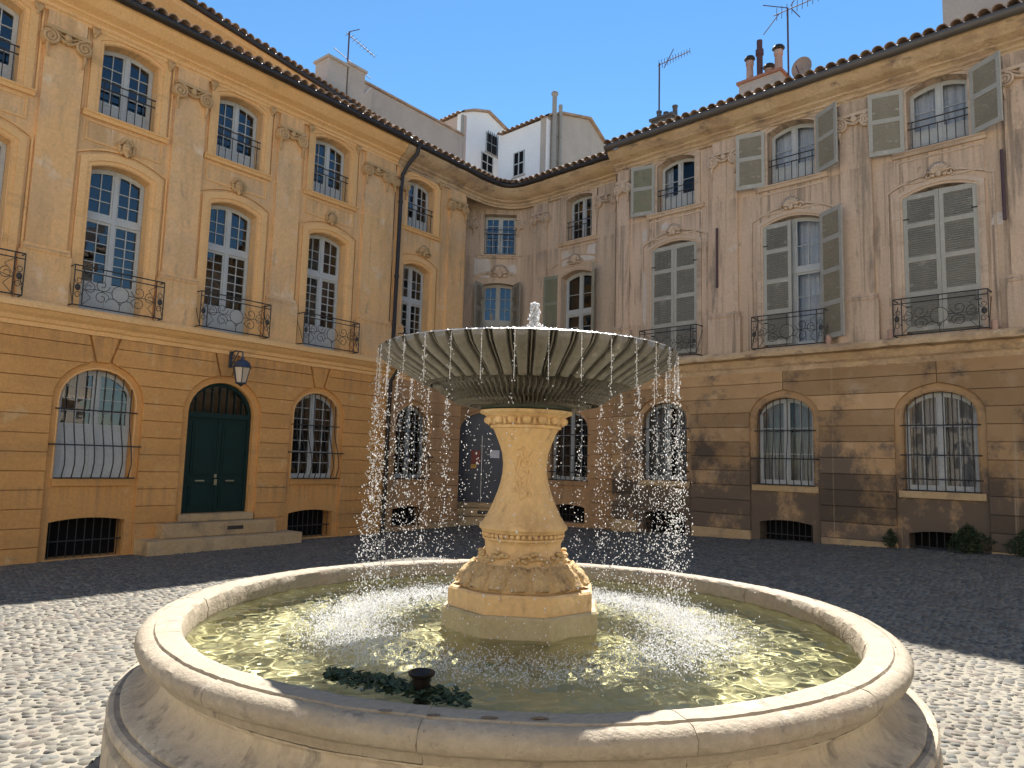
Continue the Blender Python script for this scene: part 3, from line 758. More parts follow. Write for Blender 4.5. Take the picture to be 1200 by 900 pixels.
def make_grille(parent, fr, op, n=8, bulge=0.22, y=-0.02):
    x0, x1 = op.c - op.hw, op.c + op.hw; H = op.zc - op.z0
    o = None
    def yy(t):
        if not bulge: return y
        if t < 0.12: return y - bulge * (0.55 + 0.45 * t / 0.12)
        if t < 0.62: return y - bulge * (0.5 + 0.5 * math.cos(PI * (t - 0.12) / 0.5))
        return y
    for t in (0.30, 0.62) if bulge else (0.12, 0.36, 0.66):
        z = op.z0 + H * t; q = yy(t); ex = 0.05 + (0.05 if bulge and t < 0.5 else 0)
        b = MB().tube([(x0 - ex, 0.0, z), (x0 - ex, q, z), (x1 + ex, q, z), (x1 + ex, 0.0, z)], 0.012, 5)
        if o is None: o = b.build('window_grille', 'iron', parent, fr)
        else: b.build('rail', 'iron', o, fr)
    MB().tube([(x0 - 0.04, yy(0) , op.z0 + 0.01), (x1 + 0.04, yy(0), op.z0 + 0.01)], 0.012, 5).build('rail', 'iron', o, fr)
    for k in range(n):
        x = x0 + (x1 - x0) * (k + 0.5) / n; zt = op.top(x); pts = []
        for i in range(15):
            t = i / 14; z = op.z0 + (zt - op.z0) * t
            pts.append((x, yy((z - op.z0) / H), z))
        MB().tube(pts, 0.0105, 5).build('bar', 'iron', o, fr, smooth=True)
    return o
def carved_mask(parent, fr, c, z, kind=0, mat='carved', s=1.0):
    b = MB()
    if kind == 0:      # a face with curls round it
        b.ball((c, -0.05, z), (0.085 * s, 0.085, 0.12 * s), 12, 8); b.ball((c, -0.135, z - 0.01 * s), (0.018 * s, 0.025, 0.04 * s), 6, 5)
        for q in (-1, 1):
            b.ball((c + q * 0.035 * s, -0.11, z + 0.035 * s), (0.025 * s, 0.03, 0.012 * s), 6, 4); b.ball((c + q * 0.04 * s, -0.10, z - 0.035 * s), (0.03 * s, 0.03, 0.03 * s), 6, 4)
        b.ball((c, -0.115, z - 0.06 * s), (0.028 * s, 0.025, 0.012 * s), 6, 4); b.ball((c, -0.09, z - 0.115 * s), (0.04 * s, 0.04, 0.05 * s), 6, 5)
        for k in range(13):
            a = -0.3 * PI + k * 1.6 * PI / 12; r = 0.115 * s * (1 + 0.12 * (k % 2))
            b.ball((c + r * math.cos(a), -0.04, z + 0.02 * s + r * 1.05 * math.sin(a)), (0.036 * s, 0.05, 0.036 * s), 7, 5)
    else:              # a scallop shell between leaves
        for k in range(9):
            a = PI * (0.08 + 0.84 * k / 8); r = 0.17 * s
            b.tube([(c + 0.03 * math.cos(a), -0.06, z - 0.05 * s), (c + r * 0.6 * math.cos(a), -0.085, z - 0.05 * s + r * 0.7 * math.sin(a)), (c + r * math.cos(a), -0.05, z - 0.05 * s + r * 1.1 * math.sin(a))], [0.012, 0.03 * s, 0.02 * s], 6)
        for q in (-1, 1):
            b.tube(spiral(c + q * 0.16 * s, z - 0.06 * s, 0.07 * s, 0.02, 0 if q > 0 else PI, 1.1 * q, -0.04, 14), 0.02, 6)
            b.ball((c + q * 0.09 * s, -0.05, z - 0.08 * s), (0.05 * s, 0.04, 0.03 * s), 7, 5)
        b.ball((c, -0.06, z - 0.06 * s), (0.05 * s, 0.05, 0.06 * s), 8, 6)
    return b.build('carved_ornament', mat, parent, fr, smooth=True)
def pilaster(parent, fr, c, w, mat, trim, cap='carved', zb=3.995, zs=4.95, zc=8.32, zt=8.96, ped=True, proj=0.07):
    b = MB(); b.box(c - w / 2, c + w / 2, -proj, 0.005, zs, zt)
    o = b.build('pilaster', mat, parent, fr)
    if ped:
        p = MB(); e = 0.075
        p.box(c - w / 2 - e, c + w / 2 + e, -proj - 0.06, 0.005, zb, zs - 0.12)
        p.sweep([(0, zs - 0.12), (proj + 0.075, zs - 0.12), (proj + 0.085, zs - 0.08), (proj + 0.045, zs - 0.05), (proj + 0.05, zs), (0, zs)], [(c - w / 2 - 0.045, 0), (c + w / 2 + 0.045, 0)])
        p.build('pedestal', mat, o, fr)
    k = MB(); y0 = -proj - 0.02
    # ionic capital: abacus, two volutes, sagging garland, leaf drops
    k.box(c - w / 2 - 0.03, c + w / 2 + 0.03, y0 - 0.06, 0, zc + 0.30, zc + 0.36)
    for s in (-1, 1):
        x = c + s * (w / 2 - 0.04); z = zc + 0.16
        k.disc((x, z), 0.135, y0 - 0.045, 0.0, 18)
        k.tube(spiral(x, z, 0.13, 0.02, PI / 2, 2.1 * s, y0 - 0.055, 34), 0.024, 6)
        k.ball((x, y0 - 0.055, z), 0.03, 8, 5)
        k.tube([(x + s * 0.02, y0 - 0.01, zc + 0.06), (x + s * 0.03, y0 - 0.03, zc - 0.05), (x + s * 0.01, y0, zc - 0.16)], [0.035, 0.03, 0.008], 6)
        k.ball((x + s * 0.01, y0 - 0.02, zc - 0.17), 0.022, 6, 5)
    for i in range(11):
        t = i / 10; x = c - (w / 2 - 0.14) + (w - 0.28) * t; z = zc + 0.22 - 0.07 * math.sin(PI * t)
        k.ball((x, y0 - 0.02, z), (0.034, 0.045, 0.034), 7, 5)
        k.ball((x, y0 - 0.02, z + 0.075), (0.026, 0.03, 0.02), 6, 4)
    k.ball((c, y0 - 0.04, zc + 0.24), (0.06, 0.05, 0.07), 8, 6)
    k.build('capital', cap, o, fr, smooth=40)
    return o
def console(parent, fr, x, z, mat='carved'):
    b = MB()
    for k in range(4):
        a = -0.6 + k * 0.4
        b.tube([(x, -0.03, z), (x + 0.07 * math.sin(a), -0.10, z + 0.08), (x + 0.11 * math.sin(a), -0.08, z + 0.15)], [0.03, 0.03, 0.012], 6)
    b.ball((x, -0.05, z), (0.035, 0.04, 0.05), 7, 5)
    return b.build('bracket', mat, parent, fr, smooth=True)
def apron(parent, fr, c, hw, mat, z0=6.86, z1=7.40, sill=7.50):
    b = MB()
    b.sweep([(0, sill - 0.10), (0.05, sill - 0.10), (0.07, sill - 0.05), (0.10, sill - 0.03), (0.10, sill - 0.004), (0, sill - 0.004)], [(c - hw - 0.26, 0), (c + hw + 0.26, 0)])
    o = b.build('window_sill', mat, parent, fr)
    return o
def raised_frame(parent, fr, x0, x1, z0, z1, mat, w=0.035, y=-0.018, name='panel_moulding'):
    b = MB()
    b.box(x0, x1, y, 0.002, z0, z0 + w); b.box(x0, x1, y, 0.002, z1 - w, z1)
    b.box(x0, x0 + w, y - 0.003, 0.002, z0 + w, z1 - w); b.box(x1 - w, x1, y - 0.003, 0.002, z0 + w, z1 - w)
    return b.build(name, mat, parent, fr)
def courses(parent, fr, x0, x1, ops, g, z0, z1, h, mat, y=-0.06, base=None, basemat=None, tall=0.0, gap=0.007, name='stone_block', key=True):
    """rusticated ground floor: one block per course and pier, cut to the arches, keystone over each opening"""
    zs_ = [z0 + tall] if tall else [z0]
    if tall: levels = [(z0, z0 + tall)]
    else: levels = []
    z = zs_[0]
    while z < z1 - 0.1:
        zn = min(z + h, z1)
        if z1 - zn < 0.12: zn = z1
        levels.append((z, zn)); z = zn
    ops = sorted(ops, key=lambda o: o.c)
    def edge(o, z, s):
        k = o.half(z, g) if z > o.z_low else 0.0
        kk = (0.10 + max(0, (z - o.zc)) * 0.28 + 0.006 if key else 0.003) if z > o.zc + g * 0.2 else 0
        return o.c + s * max(k, kk)
    for (za, zb) in levels:
        za_, zb_ = za + gap / 2, zb - gap / 2
        bounds = [None] + ops + [None]
        for i in range(len(bounds) - 1):
            l, r = bounds[i], bounds[i + 1]
            zz = [za_ + (zb_ - za_) * k / 6 for k in range(7)]
            lp = [(edge(l, q, 1) if l else x0, q) for q in zz]; rp = [(edge(r, q, -1) if r else x1, q) for q in zz]
            lp = [(min(p[0], rr[0] - 0.02), p[1]) for p, rr in zip(lp, rp)]
            poly = [lp[0], rp[0]] + rp[1:] + list(reversed(lp[1:]))
            if max(p[0] for p in poly) - min(p[0] for p in poly) < 0.05: continue
            # drop collinear points
            def simple(ps):
                out = []
                for q in range(len(ps)):
                    a, b_, c = ps[q - 1], ps[q], ps[(q + 1) % len(ps)]
                    if abs((b_[0] - a[0]) * (c[1] - b_[1]) - (b_[1] - a[1]) * (c[0] - b_[0])) > 1e-6: out.append(b_)
                return out
            poly = simple(poly)
            jut = random.uniform(-0.008, 0.006)
            MB().prism(poly, y + jut, 0.004, 0.008, 0.010).build(name, basemat if (base and zb < base) else mat, parent, fr)
    for o in ops:
        if key and o.zc + g < z1 - 0.05:
            kz = o.top(o.c, g) 
            poly = [(o.c - 0.10, o.top(o.c - 0.1, g) + 0.004), (o.c + 0.10, o.top(o.c + 0.1, g) + 0.004), (o.c + 0.10 + (z1 - kz) * 0.28, z1 - gap / 2), (o.c - 0.10 - (z1 - kz) * 0.28, z1 - gap / 2)]
            MB().prism(poly, y + 0.001, 0.004, 0.010, 0.012).build('keystone', mat, parent, fr)
def make_vent(parent, fr, c, hw, z0, z1, rise=0.06):
    op = Op(c, hw, z0, z1 - rise, z1); b = MB()
    for zq in (z0 + (z1 - z0) * 0.42,): b.tube([(c - hw, 0.10, zq), (c + hw, 0.10, zq)], 0.012, 5)
    for k in range(9):
        x = c - hw + 2 * hw * (k + 0.5) / 9; b.tube([(x, 0.10, z0), (x, 0.10, op.top(x))], 0.009, 5)
    o = b.build('vent_grating', 'iron', parent, fr)
    MB().box(c - hw - 0.05, c + hw + 0.05, 0.342, 0.38, z0 - 0.05, z1 + 0.05).build('vent_back', 'dark_room', o, fr)
    return op

TILE = None
def tile_mesh():
    b = MB(); n = 8; L = 0.46; v = []; f = []
    for i, (yy, r) in enumerate(((0.0, 0.098), (L, 0.078))):
        for rr in (r, r - 0.016):
            for k in range(n + 1):
                a = PI * k / n; v.append((rr * math.cos(a), yy, rr * 0.85 * math.sin(a)))
    m_ = n + 1
    for k in range(n):
        f += [(k, k + 1, 2 * m_ + k + 1, 2 * m_ + k), (m_ + k, 3 * m_ + k, 3 * m_ + k + 1, m_ + k + 1), (k, m_ + k, m_ + k + 1, k + 1)]
    b.add(v, f); return b.mesh('eave_tile', M['tile'], 50)
def make_roof(parent, path, z, out, depth, slope, fr=None, spacing=0.215, name='roof', rows=5, every=True):
    """sheet + tile rows along a world path; 'out' overhang towards the viewer"""
    global TILE
    if TILE is None: TILE = tile_mesh()
    P = [Vector((p[0], p[1])) for p in path]; sl = math.tan(slope)
    b = MB(); b.sweep([(out, z - 0.03), (out, z), (-depth, z + (out + depth) * sl), (-depth, z - 0.03 + (out + depth) * sl)], path)
    r = b.build(name, 'tile', parent)
    # walk along the path
    seg = []; tot = 0
    for i in range(len(P) - 1): d = (P[i + 1] - P[i]).length; seg.append((tot, d, P[i], (P[i + 1] - P[i]) / d)); tot += d
    k = 0; s = spacing / 2; q = MB()
    tv = [v.co.copy() for v in TILE.vertices]; tf = [tuple(p.vertices) for p in TILE.polygons]
    while s < tot:
        for t0, d, p, dr in seg:
            if t0 <= s < t0 + d:
                pt = p + dr * (s - t0); nn = Vector((dr.y, -dr.x)); pos = pt + nn * (out + 0.05 + random.uniform(-0.015, 0.015))
                ang = math.atan2(dr.y, dr.x) + random.gauss(0, 0.02)
                A = T(pos.x, pos.y, z + 0.004 + random.uniform(0, 0.012)) @ RZ(ang) @ Matrix.Rotation(slope, 4, 'X')
                put('eave_tile', TILE, r, A)
                for j in range(1, rows):
                    B = A @ T(random.gauss(0, 0.005), j * 0.36, 0.016)
                    q.add([B @ v for v in tv], tf)
                break
        s += spacing * random.uniform(0.96, 1.04); k += 1
    if rows > 1:
        o = q.build('roof_tiles', 'tile', r, smooth=50); o['kind'] = 'stuff'
    return r
def wpt(fr, x, y=0.0):
    p = fr @ Vector((x, y, 0)); return (p.x, p.y)
def gutter(parent, path, z, out, mat, r=0.075):
    prof = [(out + r * math.cos(a), z + r * math.sin(a)) for a in [2 * PI * k / 10 for k in range(10)]]
    return MB().sweep(prof, path).build('gutter', mat, parent, smooth=40)
def downpipe(parent, pts, mat, r=0.05, fr=None):
    o = MB().tube(pts, r, 10).build('downpipe', mat, parent, fr, smooth=40)
    z = 8.0
    while z > 0.4:
        x = None
        for a, b_ in zip(pts, pts[1:]):
            if min(a[2], b_[2]) <= z <= max(a[2], b_[2]) and abs(a[2] - b_[2]) > 0.5:
                t = (z - a[2]) / (b_[2] - a[2]); x = (a[0] + (b_[0] - a[0]) * t, a[1] + (b_[1] - a[1]) * t)
        if x: MB().lathe([(r + 0.002, z - 0.03), (r + 0.014, z - 0.03), (r + 0.014, z + 0.03), (r + 0.002, z + 0.03)], 10, x).build('pipe_collar', mat, o, fr)
        z -= 1.9
    return o
def fine(path, step=0.11):
    out = []
    for a, b_ in zip(path, path[1:]):
        L = math.hypot(b_[0] - a[0], b_[1] - a[1]); n = max(1, int(L / step))
        out += [(a[0] + (b_[0] - a[0]) * k / n, a[1] + (b_[1] - a[1]) * k / n) for k in range(n)]
    return out + [path[-1]]
E_PROF = [(0.0, 8.95), (0.06, 8.95), (0.06, 9.00), (0.09, 9.02), (0.09, 9.07), (0.13, 9.10), (0.16, 9.11), (0.16, 9.15), (0.20, 9.17), (0.30, 9.22), (0.40, 9.32), (0.44, 9.37), (0.44, 9.42), (0.0, 9.45)]
C_PROF = [(0.0, 3.60), (0.075, 3.60), (0.075, 3.67), (0.11, 3.69), (0.13, 3.75), (0.20, 3.80), (0.26, 3.86), (0.30, 3.87), (0.30, 3.95), (0.27, 3.99), (0.0, 4.00)]
Op.z_low = -5.0
def rear_mass(parent, path, depth, z1, mat='grey_render'):
    """side and rear walls so that the house is a closed block"""
    P = [Vector((p[0], p[1])) for p in path]
    d1 = (P[1] - P[0]).normalized(); d2 = (P[-1] - P[-2]).normalized()
    a = P[0] + Vector((-d1.y, d1.x)) * depth; c = P[-1] + Vector((-d2.y, d2.x)) * depth
    q = [P[0], a, c, P[-1]]; v = []; f = []
    for p in q: v += [(p.x, p.y, -0.6), (p.x, p.y, z1)]
    for i in range(3): f.append((2 * i, 2 * i + 1, 2 * i + 3, 2 * i + 2))
    return MB().add(v, f).build('rear_wall', mat, parent)
def sill_block(parent, fr, c, hw, z, mat, h=0.13, y=-0.045):
    return MB().prism([(c - hw, z - h), (c + hw, z - h), (c + hw, z - 0.004), (c - hw, z - 0.004)], y, 0.10, 0.008, 0.01).build('sill_stone', mat, parent, fr)

# ================================================================== OCHRE TOWNHOUSE
def ochre_house():
    base = FL @ Vector((6.0, 0, 0))
    H = thing('townhouse', 'ochre plastered townhouse with green arched door and iron balconies', 'house', (base.x, base.y, -0.2))
    X0, X1 = 0.5, 11.52
    bays = [2.95, 5.15, 7.33, 9.62]
    up = [Op(c, 0.48, 7.50, 8.78, 8.89) for c in bays]
    mid = [Op(c, 0.50, 4.03, 6.54, 6.66) for c in bays]
    gw = [Op(5.10, 0.60, 1.16, 2.46, 3.02, True), Op(9.57, 0.565, 1.16, 2.55, 3.02, True)]
    door = Op(7.37, 0.68, 0.50, 2.42, 3.03, True)
    vents = [make_vent(H, FL, 5.10, 0.60, -0.16, 0.50), make_vent(H, FL, 9.57, 0.57, -0.10, 0.49)]
    wall_panel('wall', X0, X1, 3.98, 9.44, up + mid, M['ochre'], H, FL)
    wall_panel('ground_floor_wall', X0, X1, -0.6, 3.98, gw + [door] + vents, M['ochre_low'], H, FL)
    courses(H, FL, X0, X1, gw + [door], 0.13, -0.55, 3.60, 0.305, 'ochre_low')
    path = [wpt(FL, X0), wpt(FL, X1)]
    MB().sweep(C_PROF, fine(path, 0.2)).rugged(0.003, 6).build('string_course', 'ochre_trim', H)
    MB().sweep(E_PROF, fine(path, 0.2)).rugged(0.003, 7).build('cornice', 'ochre_trim', H)
    gutter(H, path, 9.47, 0.52, 'gutter')
    make_roof(H, path, 9.52, 0.55, 4.5, math.radians(17))
    for i, (o, q) in enumerate(zip(up, mid)):
        surround(o, 0.015, 0.20, -0.045, 0.003, 'ochre_trim', H, FL)
        surround(o, 0.24, 0.285, -0.022, 0.002, 'ochre_trim', H, FL, name='outer_moulding')
        surround(q, 0.015, 0.20, -0.045, 0.003, 'ochre_trim', H, FL)
        surround(q, 0.245, 0.29, -0.022, 0.002, 'ochre_trim', H, FL, name='outer_moulding')
        apron(H, FL, o.c, o.hw, 'ochre_trim')
        raised_frame(H, FL, o.c - 0.66, o.c + 0.66, 6.98, 7.36, 'ochre_trim')
        carved_mask(H, FL, o.c + 0.02, 7.02, 0, s=1.05)
        w = make_window(o, H, FL, rows=4, cols=2, panel=0.24)
        make_guard(H, FL, o)
        make_window(q, H, FL, rows=6 if i != 3 else 6, cols=2, transom=5.72, rows_up=3, panel=0.42)
        make_balcony(H, FL, q.c + 0.03, 4.0)
        for s in (-1, 1): console(H, FL, o.c + s * 0.66, 8.84)
    for c, w in ((1.85, 0.6), (4.06, 0.60), (6.26, 0.60), (8.48, 0.58), (10.86, 0.66)):
        pilaster(H, FL, c, w, 'ochre', 'ochre_trim')
    pilaster(H, FL, 11.30, 0.30, 'ochre', 'ochre_trim', proj=0.05)
    # ground floor windows with bellied grilles
    for o in gw:
        surround(o, 0.0, 0.035, -0.012, 0.003, 'ochre_trim', H, FL)
        sill_block(H, FL, o.c, o.hw + 0.02, o.z0, 'ochre_low')
    make_window(gw[0], H, FL, rows=4, cols=2, panel=0.80, y=0.14)
    make_window(gw[1], H, FL, rows=7, cols=2, panel=0.0, y=0.14)
    for o in gw: make_grille(H, FL, o)
    # door
    b = MB(); y = 0.12; c, hw = door.c, door.hw - 0.004
    a = door.outline(-0.004); d = door.outline(-0.07); n = len(a)
    v = [(x, yy, z) for pts in (a, d) for yy in (y - 0.03, y + 0.06) for x, z in pts]; f = []
    for k in range(1, n):
        k2 = (k + 1) % n; f += [(k, k2, 2 * n + k2, 2 * n + k), (2 * n + k, 2 * n + k2, 3 * n + k2, 3 * n + k)]
    b.add(v, f); b.box(c - hw + 0.05, c + hw - 0.05, y - 0.05, y + 0.05, 2.33, 2.43)
    D = b.build('door_frame', 'green_door', H, FL)
    for s in (-1, 1):
        q = MB(); xa, xb = (c - hw + 0.065, c - 0.004) if s < 0 else (c + 0.004, c + hw - 0.065)
        q.box(xa, xb, y, y + 0.04, 0.505, 2.33)
        for z0, z1 in ((0.58, 1.02), (1.22, 2.24)):
            q.box(xa + 0.09, xb - 0.09, y - 0.022, y, z0, z1); q.box(xa + 0.13, xb - 0.13, y - 0.036, y - 0.02, z0 + 0.04, z1 - 0.04)
        q.box(xa + 0.05, xb - 0.05, y - 0.018, y, 1.07, 1.18)
        lf = q.build('door_leaf', 'green_door', D, FL)
        MB().box(c + s * 0.31 - 0.09, c + s * 0.31 + 0.09, y - 0.03, y - 0.018, 1.10, 1.125).build('letter_slot', 'brass', D, FL)
    MB().box(c - 0.03, c + 0.03, y - 0.05, y - 0.001, 1.03, 1.14).build('door_knob', 'brass', D, FL)
    MB().box(c - 0.025, c + 0.025, y - 0.03, y - 0.001, 1.17, 1.24).build('lock_plate', 'brass', D, FL)
    fan = door.outline(-0.07, 2.43)
    MB().add([(x, y + 0.02, z) for x, z in fan], [tuple(range(len(fan)))]).build('pane', 'glass', D, FL)
    q = MB(); 
    for k in range(-3, 4):
        x = c + k * 0.16; q.box(x - 0.009, x + 0.009, y - 0.012, y + 0.01, 2.43, door.top(x, -0.08))
    q.build('glazing_bar', 'green_door', D, FL)
    MB().box(c - hw - 0.1, c + hw + 0.1, 0.342, 0.37, 0.4, 3.15).build('door_room', 'dark_room', D, FL)
    # steps: pale threshold, two worn steps with an air brick
    MB().prism([(6.62, 0.36), (8.12, 0.36), (8.12, 0.498), (6.62, 0.498)], -0.12, 0.24, 0.01, 0.012).build('threshold_stone', 'base_stone', H, FL)
    MB().prism([(6.22, 0.10), (8.52, 0.10), (8.52, 0.355), (6.22, 0.355)], -0.34, 0.0, 0.012, 0.014).build('step_stone', 'base_stone', H, FL)
    MB().prism([(5.86, -0.3), (8.95, -0.3), (8.95, 0.095), (5.86, 0.095)], -0.62, 0.0, 0.015, 0.02).build('step_stone', 'base_stone', H, FL)
    MB().box(7.45, 7.78, -0.347, -0.335, 0.20, 0.27).build('air_brick', 'iron', H, FL)
    # attic storey set back, turned a little away
    A = FL @ T(4.0, 1.25, 0) @ RZ(math.radians(8.5))
    aw = MB(); aw.box(-3.2, 9.4, 0.15, 3.0, 9.6, 11.15); aw.build('attic_wall', 'ochre', H, A)
    for k in range(7):
        x = -2.6 + k * 1.45
        MB().box(x, x + 1.05, 0.118, 0.149, 10.35, 10.86).build('attic_panel', 'grey_render', H, A)
    apath = [wpt(A, -3.3), wpt(A, 9.5)]
    MB().sweep([(-0.2, 10.98), (-0.10, 10.98), (0.0, 11.08), (0.12, 11.18), (0.16, 11.28), (-0.2, 11.30)], apath).build('attic_cornice', 'ochre_trim', H)
    gutter(H, apath, 11.33, 0.20, 'gutter', 0.065)
    make_roof(H, apath, 11.37, 0.22, 4.0, math.radians(15), rows=3)
    p = lambda x, z, yy=-0.2: (x, yy, z)
    MB().tube([p(6.9, 11.3), p(6.9, 11.0, -0.05), p(6.95, 10.6, -0.02)], 0.045, 8).build('downpipe', 'pipe', H, A, smooth=40)
    downpipe(H, [(11.80, -0.50, 9.42), (11.78, -0.48, 9.25), (11.68, -0.24, 8.95), (11.62, -0.14, 8.70), (11.60, -0.14, 8.4), (11.56, -0.14, 4.25), (11.56, -0.38, 4.07), (11.55, -0.38, 3.75), (11.54, -0.14, 3.5), (11.50, -0.14, -0.3)], 'pipe', 0.05, FL)
    rear_mass(H, path, 7.0, 9.46)
    return H
ochre_house()

# ================================================================== CORNER TOWNHOUSE (recessed, cut corner)
def corner_house():
    H = thing('townhouse', 'corner townhouse with curved cornice, bare stone bays and slate blue door', 'house', (-0.2, 19.9, 0))
    # bay in the line of the ochre house
    x0, x1 = 11.54, 14.14
    up, mid = Op(12.42, 0.46, 7.50, 8.72, 8.83), Op(12.36, 0.46, 4.30, 6.48, 6.60)
    gw = Op(12.42, 0.52, 1.16, 2.52, 2.98, True)
    vt = make_vent(H, FL, 12.42, 0.52, 0.0, 0.48)
    wall_panel('wall', x0, x1, 3.98, 9.44, [up, mid], M['ochre'], H, FL)
    wall_panel('ground_floor_wall', x0, x1, -0.6, 3.98, [gw, vt], M['corner_low'], H, FL)
    courses(H, FL, x0, x1, [gw], 0.12, -0.55, 3.62, 0.305, 'corner_low', y=-0.05, base=0.2, basemat='base_stone', key=False)
    MB().add([(x1, 0, -0.6), (x1, 0, 9.44), (x1, 1.2, 9.44), (x1, 1.2, -0.6)], [(0, 3, 2, 1)]).build('return_wall', 'corner_wall', H, FL)
    for o in (up, mid):
        surround(o, 0.015, 0.19, -0.045, 0.003, 'ochre_trim', H, FL)
        surround(o, 0.235, 0.28, -0.022, 0.002, 'ochre_trim', H, FL, name='outer_moulding')
    apron(H, FL, up.c, up.hw, 'ochre_trim'); carved_mask(H, FL, 12.55, 6.98, 1, s=1.15)
    make_window(up, H, FL, rows=4, panel=0.24); make_guard(H, FL, up)
    make_window(mid, H, FL, rows=6, transom=5.66, rows_up=3, panel=0.0); make_balcony(H, FL, 12.40, 4.0, hw=0.66)
    make_window(gw, H, FL, rows=6, y=0.14); make_grille(H, FL, gw); sill_block(H, FL, gw.c, gw.hw + 0.02, gw.z0, 'corner_low')
    pilaster(H, FL, 13.72, 0.60, 'ochre', 'ochre_trim'); pilaster(H, FL, 11.72, 0.24, 'ochre', 'ochre_trim', proj=0.05)
    for s in (-1, 1): console(H, FL, up.c + s * 0.62, 8.84)
    # frontal bay with the door
    cx = -0.46
    u6, m6 = Op(cx, 0.46, 7.62, 8.82, 8.82), Op(cx - 0.02, 0.44, 4.30, 6.72, 6.78)
    d6 = Op(-0.80, 0.66, 0.50, 2.42, 3.0, True)
    wall_panel('wall', -1.75, 0.30, 3.98, 9.44, [u6, m6], M['corner_wall'], H, FC)
    wall_panel('ground_floor_wall', -1.75, 0.30, -0.6, 3.98, [d6], M['corner_low'], H, FC)
    courses(H, FC, -1.75, 0.28, [d6], 0.08, -0.55, 3.62, 0.305, 'corner_low', y=-0.05, base=0.2, basemat='base_stone', key=False)
    surround(u6, 0.0, 0.13, -0.05, 0.003, 'corner_wall', H, FC); apron(H, FC, u6.c, u6.hw - 0.05, 'corner_wall', sill=7.60)
    surround(m6, 0.26, 0.36, -0.05, 0.003, 'corner_wall', H, FC)
    make_window(u6, H, FC, rows=5, cols=2); make_guard(H, FC, u6, h=0.62)
    make_window(m6, H, FC, rows=4, cols=2, transom=5.62, rows_up=3, mat='shutter_frame')
    carved_mask(H, FC, cx + 0.02, 7.10, 1, 'corner_wall', 1.5)
    for s in (-1, 1): make_shutter(H, FC, m6.c + s * 0.45, 4.35, 2.38, 0.42, math.radians(62), s, 'shutter', 'shutter', slant=0.0)
    for s, xx in ((-1, -1.35), (1, 0.18)):
        pilaster(H, FC, xx, 0.28, 'corner_wall', 'corner_wall', 'corner_wall', proj=0.06, ped=False, zs=4.05)
    for nm, pts in (('plaster_patch', [(-1.2, 6.95), (-0.75, 6.92), (-0.72, 7.3), (-0.78, 7.5), (-1.2, 7.52)]), ('plaster_patch', [(-0.2, 6.98), (0.02, 6.96), (0.06, 7.25), (-0.05, 7.34), (-0.22, 7.3)])):
        MB().prism(pts, -0.006, 0.001).build(nm, 'plaster_patch', H, FC)
    # door leaves
    b = MB(); y = 0.12; c, hw = d6.c, d6.hw - 0.004
    a = d6.outline(-0.004); d = d6.outline(-0.06); n = len(a)
    v = [(x, yy, z) for pts in (a, d) for yy in (y - 0.03, y + 0.06) for x, z in pts]; f = []
    for k in range(1, n):
        k2 = (k + 1) % n; f += [(k, k2, 2 * n + k2, 2 * n + k), (2 * n + k, 2 * n + k2, 3 * n + k2, 3 * n + k)]
    b.add(v, f); b.box(c - hw + 0.05, c + hw - 0.05, y - 0.05, y + 0.05, 2.36, 2.45)
    D = b.build('door_frame', 'blue_door', H, FC)
    fan = d6.outline(-0.06, 2.45)
    MB().prism(fan, y + 0.01, y + 0.04).build('arched_panel', 'blue_door', D, FC)
    for s in (-1, 1):
        q = MB(); xa, xb = (c - hw + 0.055, c - 0.004) if s < 0 else (c + 0.004, c + hw - 0.055)
        q.box(xa, xb, y, y + 0.04, 0.505, 2.36)
        for z0, z1 in ((0.58, 1.05), (1.15, 2.28)):
            q.box(xa + 0.08, xb - 0.08, y - 0.02, y, z0, z1); q.box(xa + 0.12, xb - 0.12, y - 0.034, y - 0.018, z0 + 0.04, z1 - 0.04)
        q.build('door_leaf', 'blue_door', D, FC)
    MB().ball((c + 0.05, y - 0.05, 1.15), 0.035, 8, 6).build('door_knob', 'brass', D, FC)
    MB().prism([(-1.60, 0.36), (-0.05, 0.36), (-0.05, 0.498), (-1.60, 0.498)], -0.15, 0.24, 0.01, 0.012).build('threshold_stone', 'base_stone', H, FC)
    MB().prism([(-1.72, 0.14), (0.20, 0.14), (0.20, 0.355), (-1.72, 0.355)], -0.40, 0.0, 0.012, 0.014).build('step_stone', 'base_stone', H, FC)
    MB().prism([(-1.72, -0.3), (0.20, -0.3), (0.20, 0.135), (-1.72, 0.135)], -0.70, 0.0, 0.012, 0.014).build('step_stone', 'base_stone', H, FC)
    MB().box(-0.85, -0.45, -0.41, -0.398, 0.20, 0.29).build('air_brick', 'iron', H, FC)
    # bay in the line of the pink house, set back
    xa, xb = -13.80, -10.22
    u7, m7 = Op(-11.70, 0.44, 7.68, 8.84, 8.92), Op(-11.76, 0.52, 4.30, 6.68, 6.82)
    g7 = Op(-11.92, 0.62, 1.20, 2.50, 3.02, True)
    v7 = make_vent(H, FR7, -11.92, 0.55, 0.12, 0.58)
    wall_panel('wall', xa, xb, 3.98, 9.44, [u7, m7], M['corner_wall'], H, FR7)
    wall_panel('ground_floor_wall', xa, xb, -0.6, 3.98, [g7, v7], M['corner_low'], H, FR7)
    courses(H, FR7, xa, xb, [g7], 0.12, -0.55, 3.62, 0.305, 'corner_low', y=-0.05, base=0.35, basemat='base_stone', key=False)
    MB().add([(xb, 0, -0.6), (xb, 0, 9.44), (xb, -0.42, 9.44), (xb, -0.42, -0.6)], [(0, 1, 2, 3)]).build('return_wall', 'pink', H, FR7)
    surround(u7, 0.0, 0.17, -0.055, 0.003, 'corner_wall', H, FR7); surround(u7, 0.22, 0.27, -0.03, 0.002, 'corner_wall', H, FR7, name='outer_moulding')
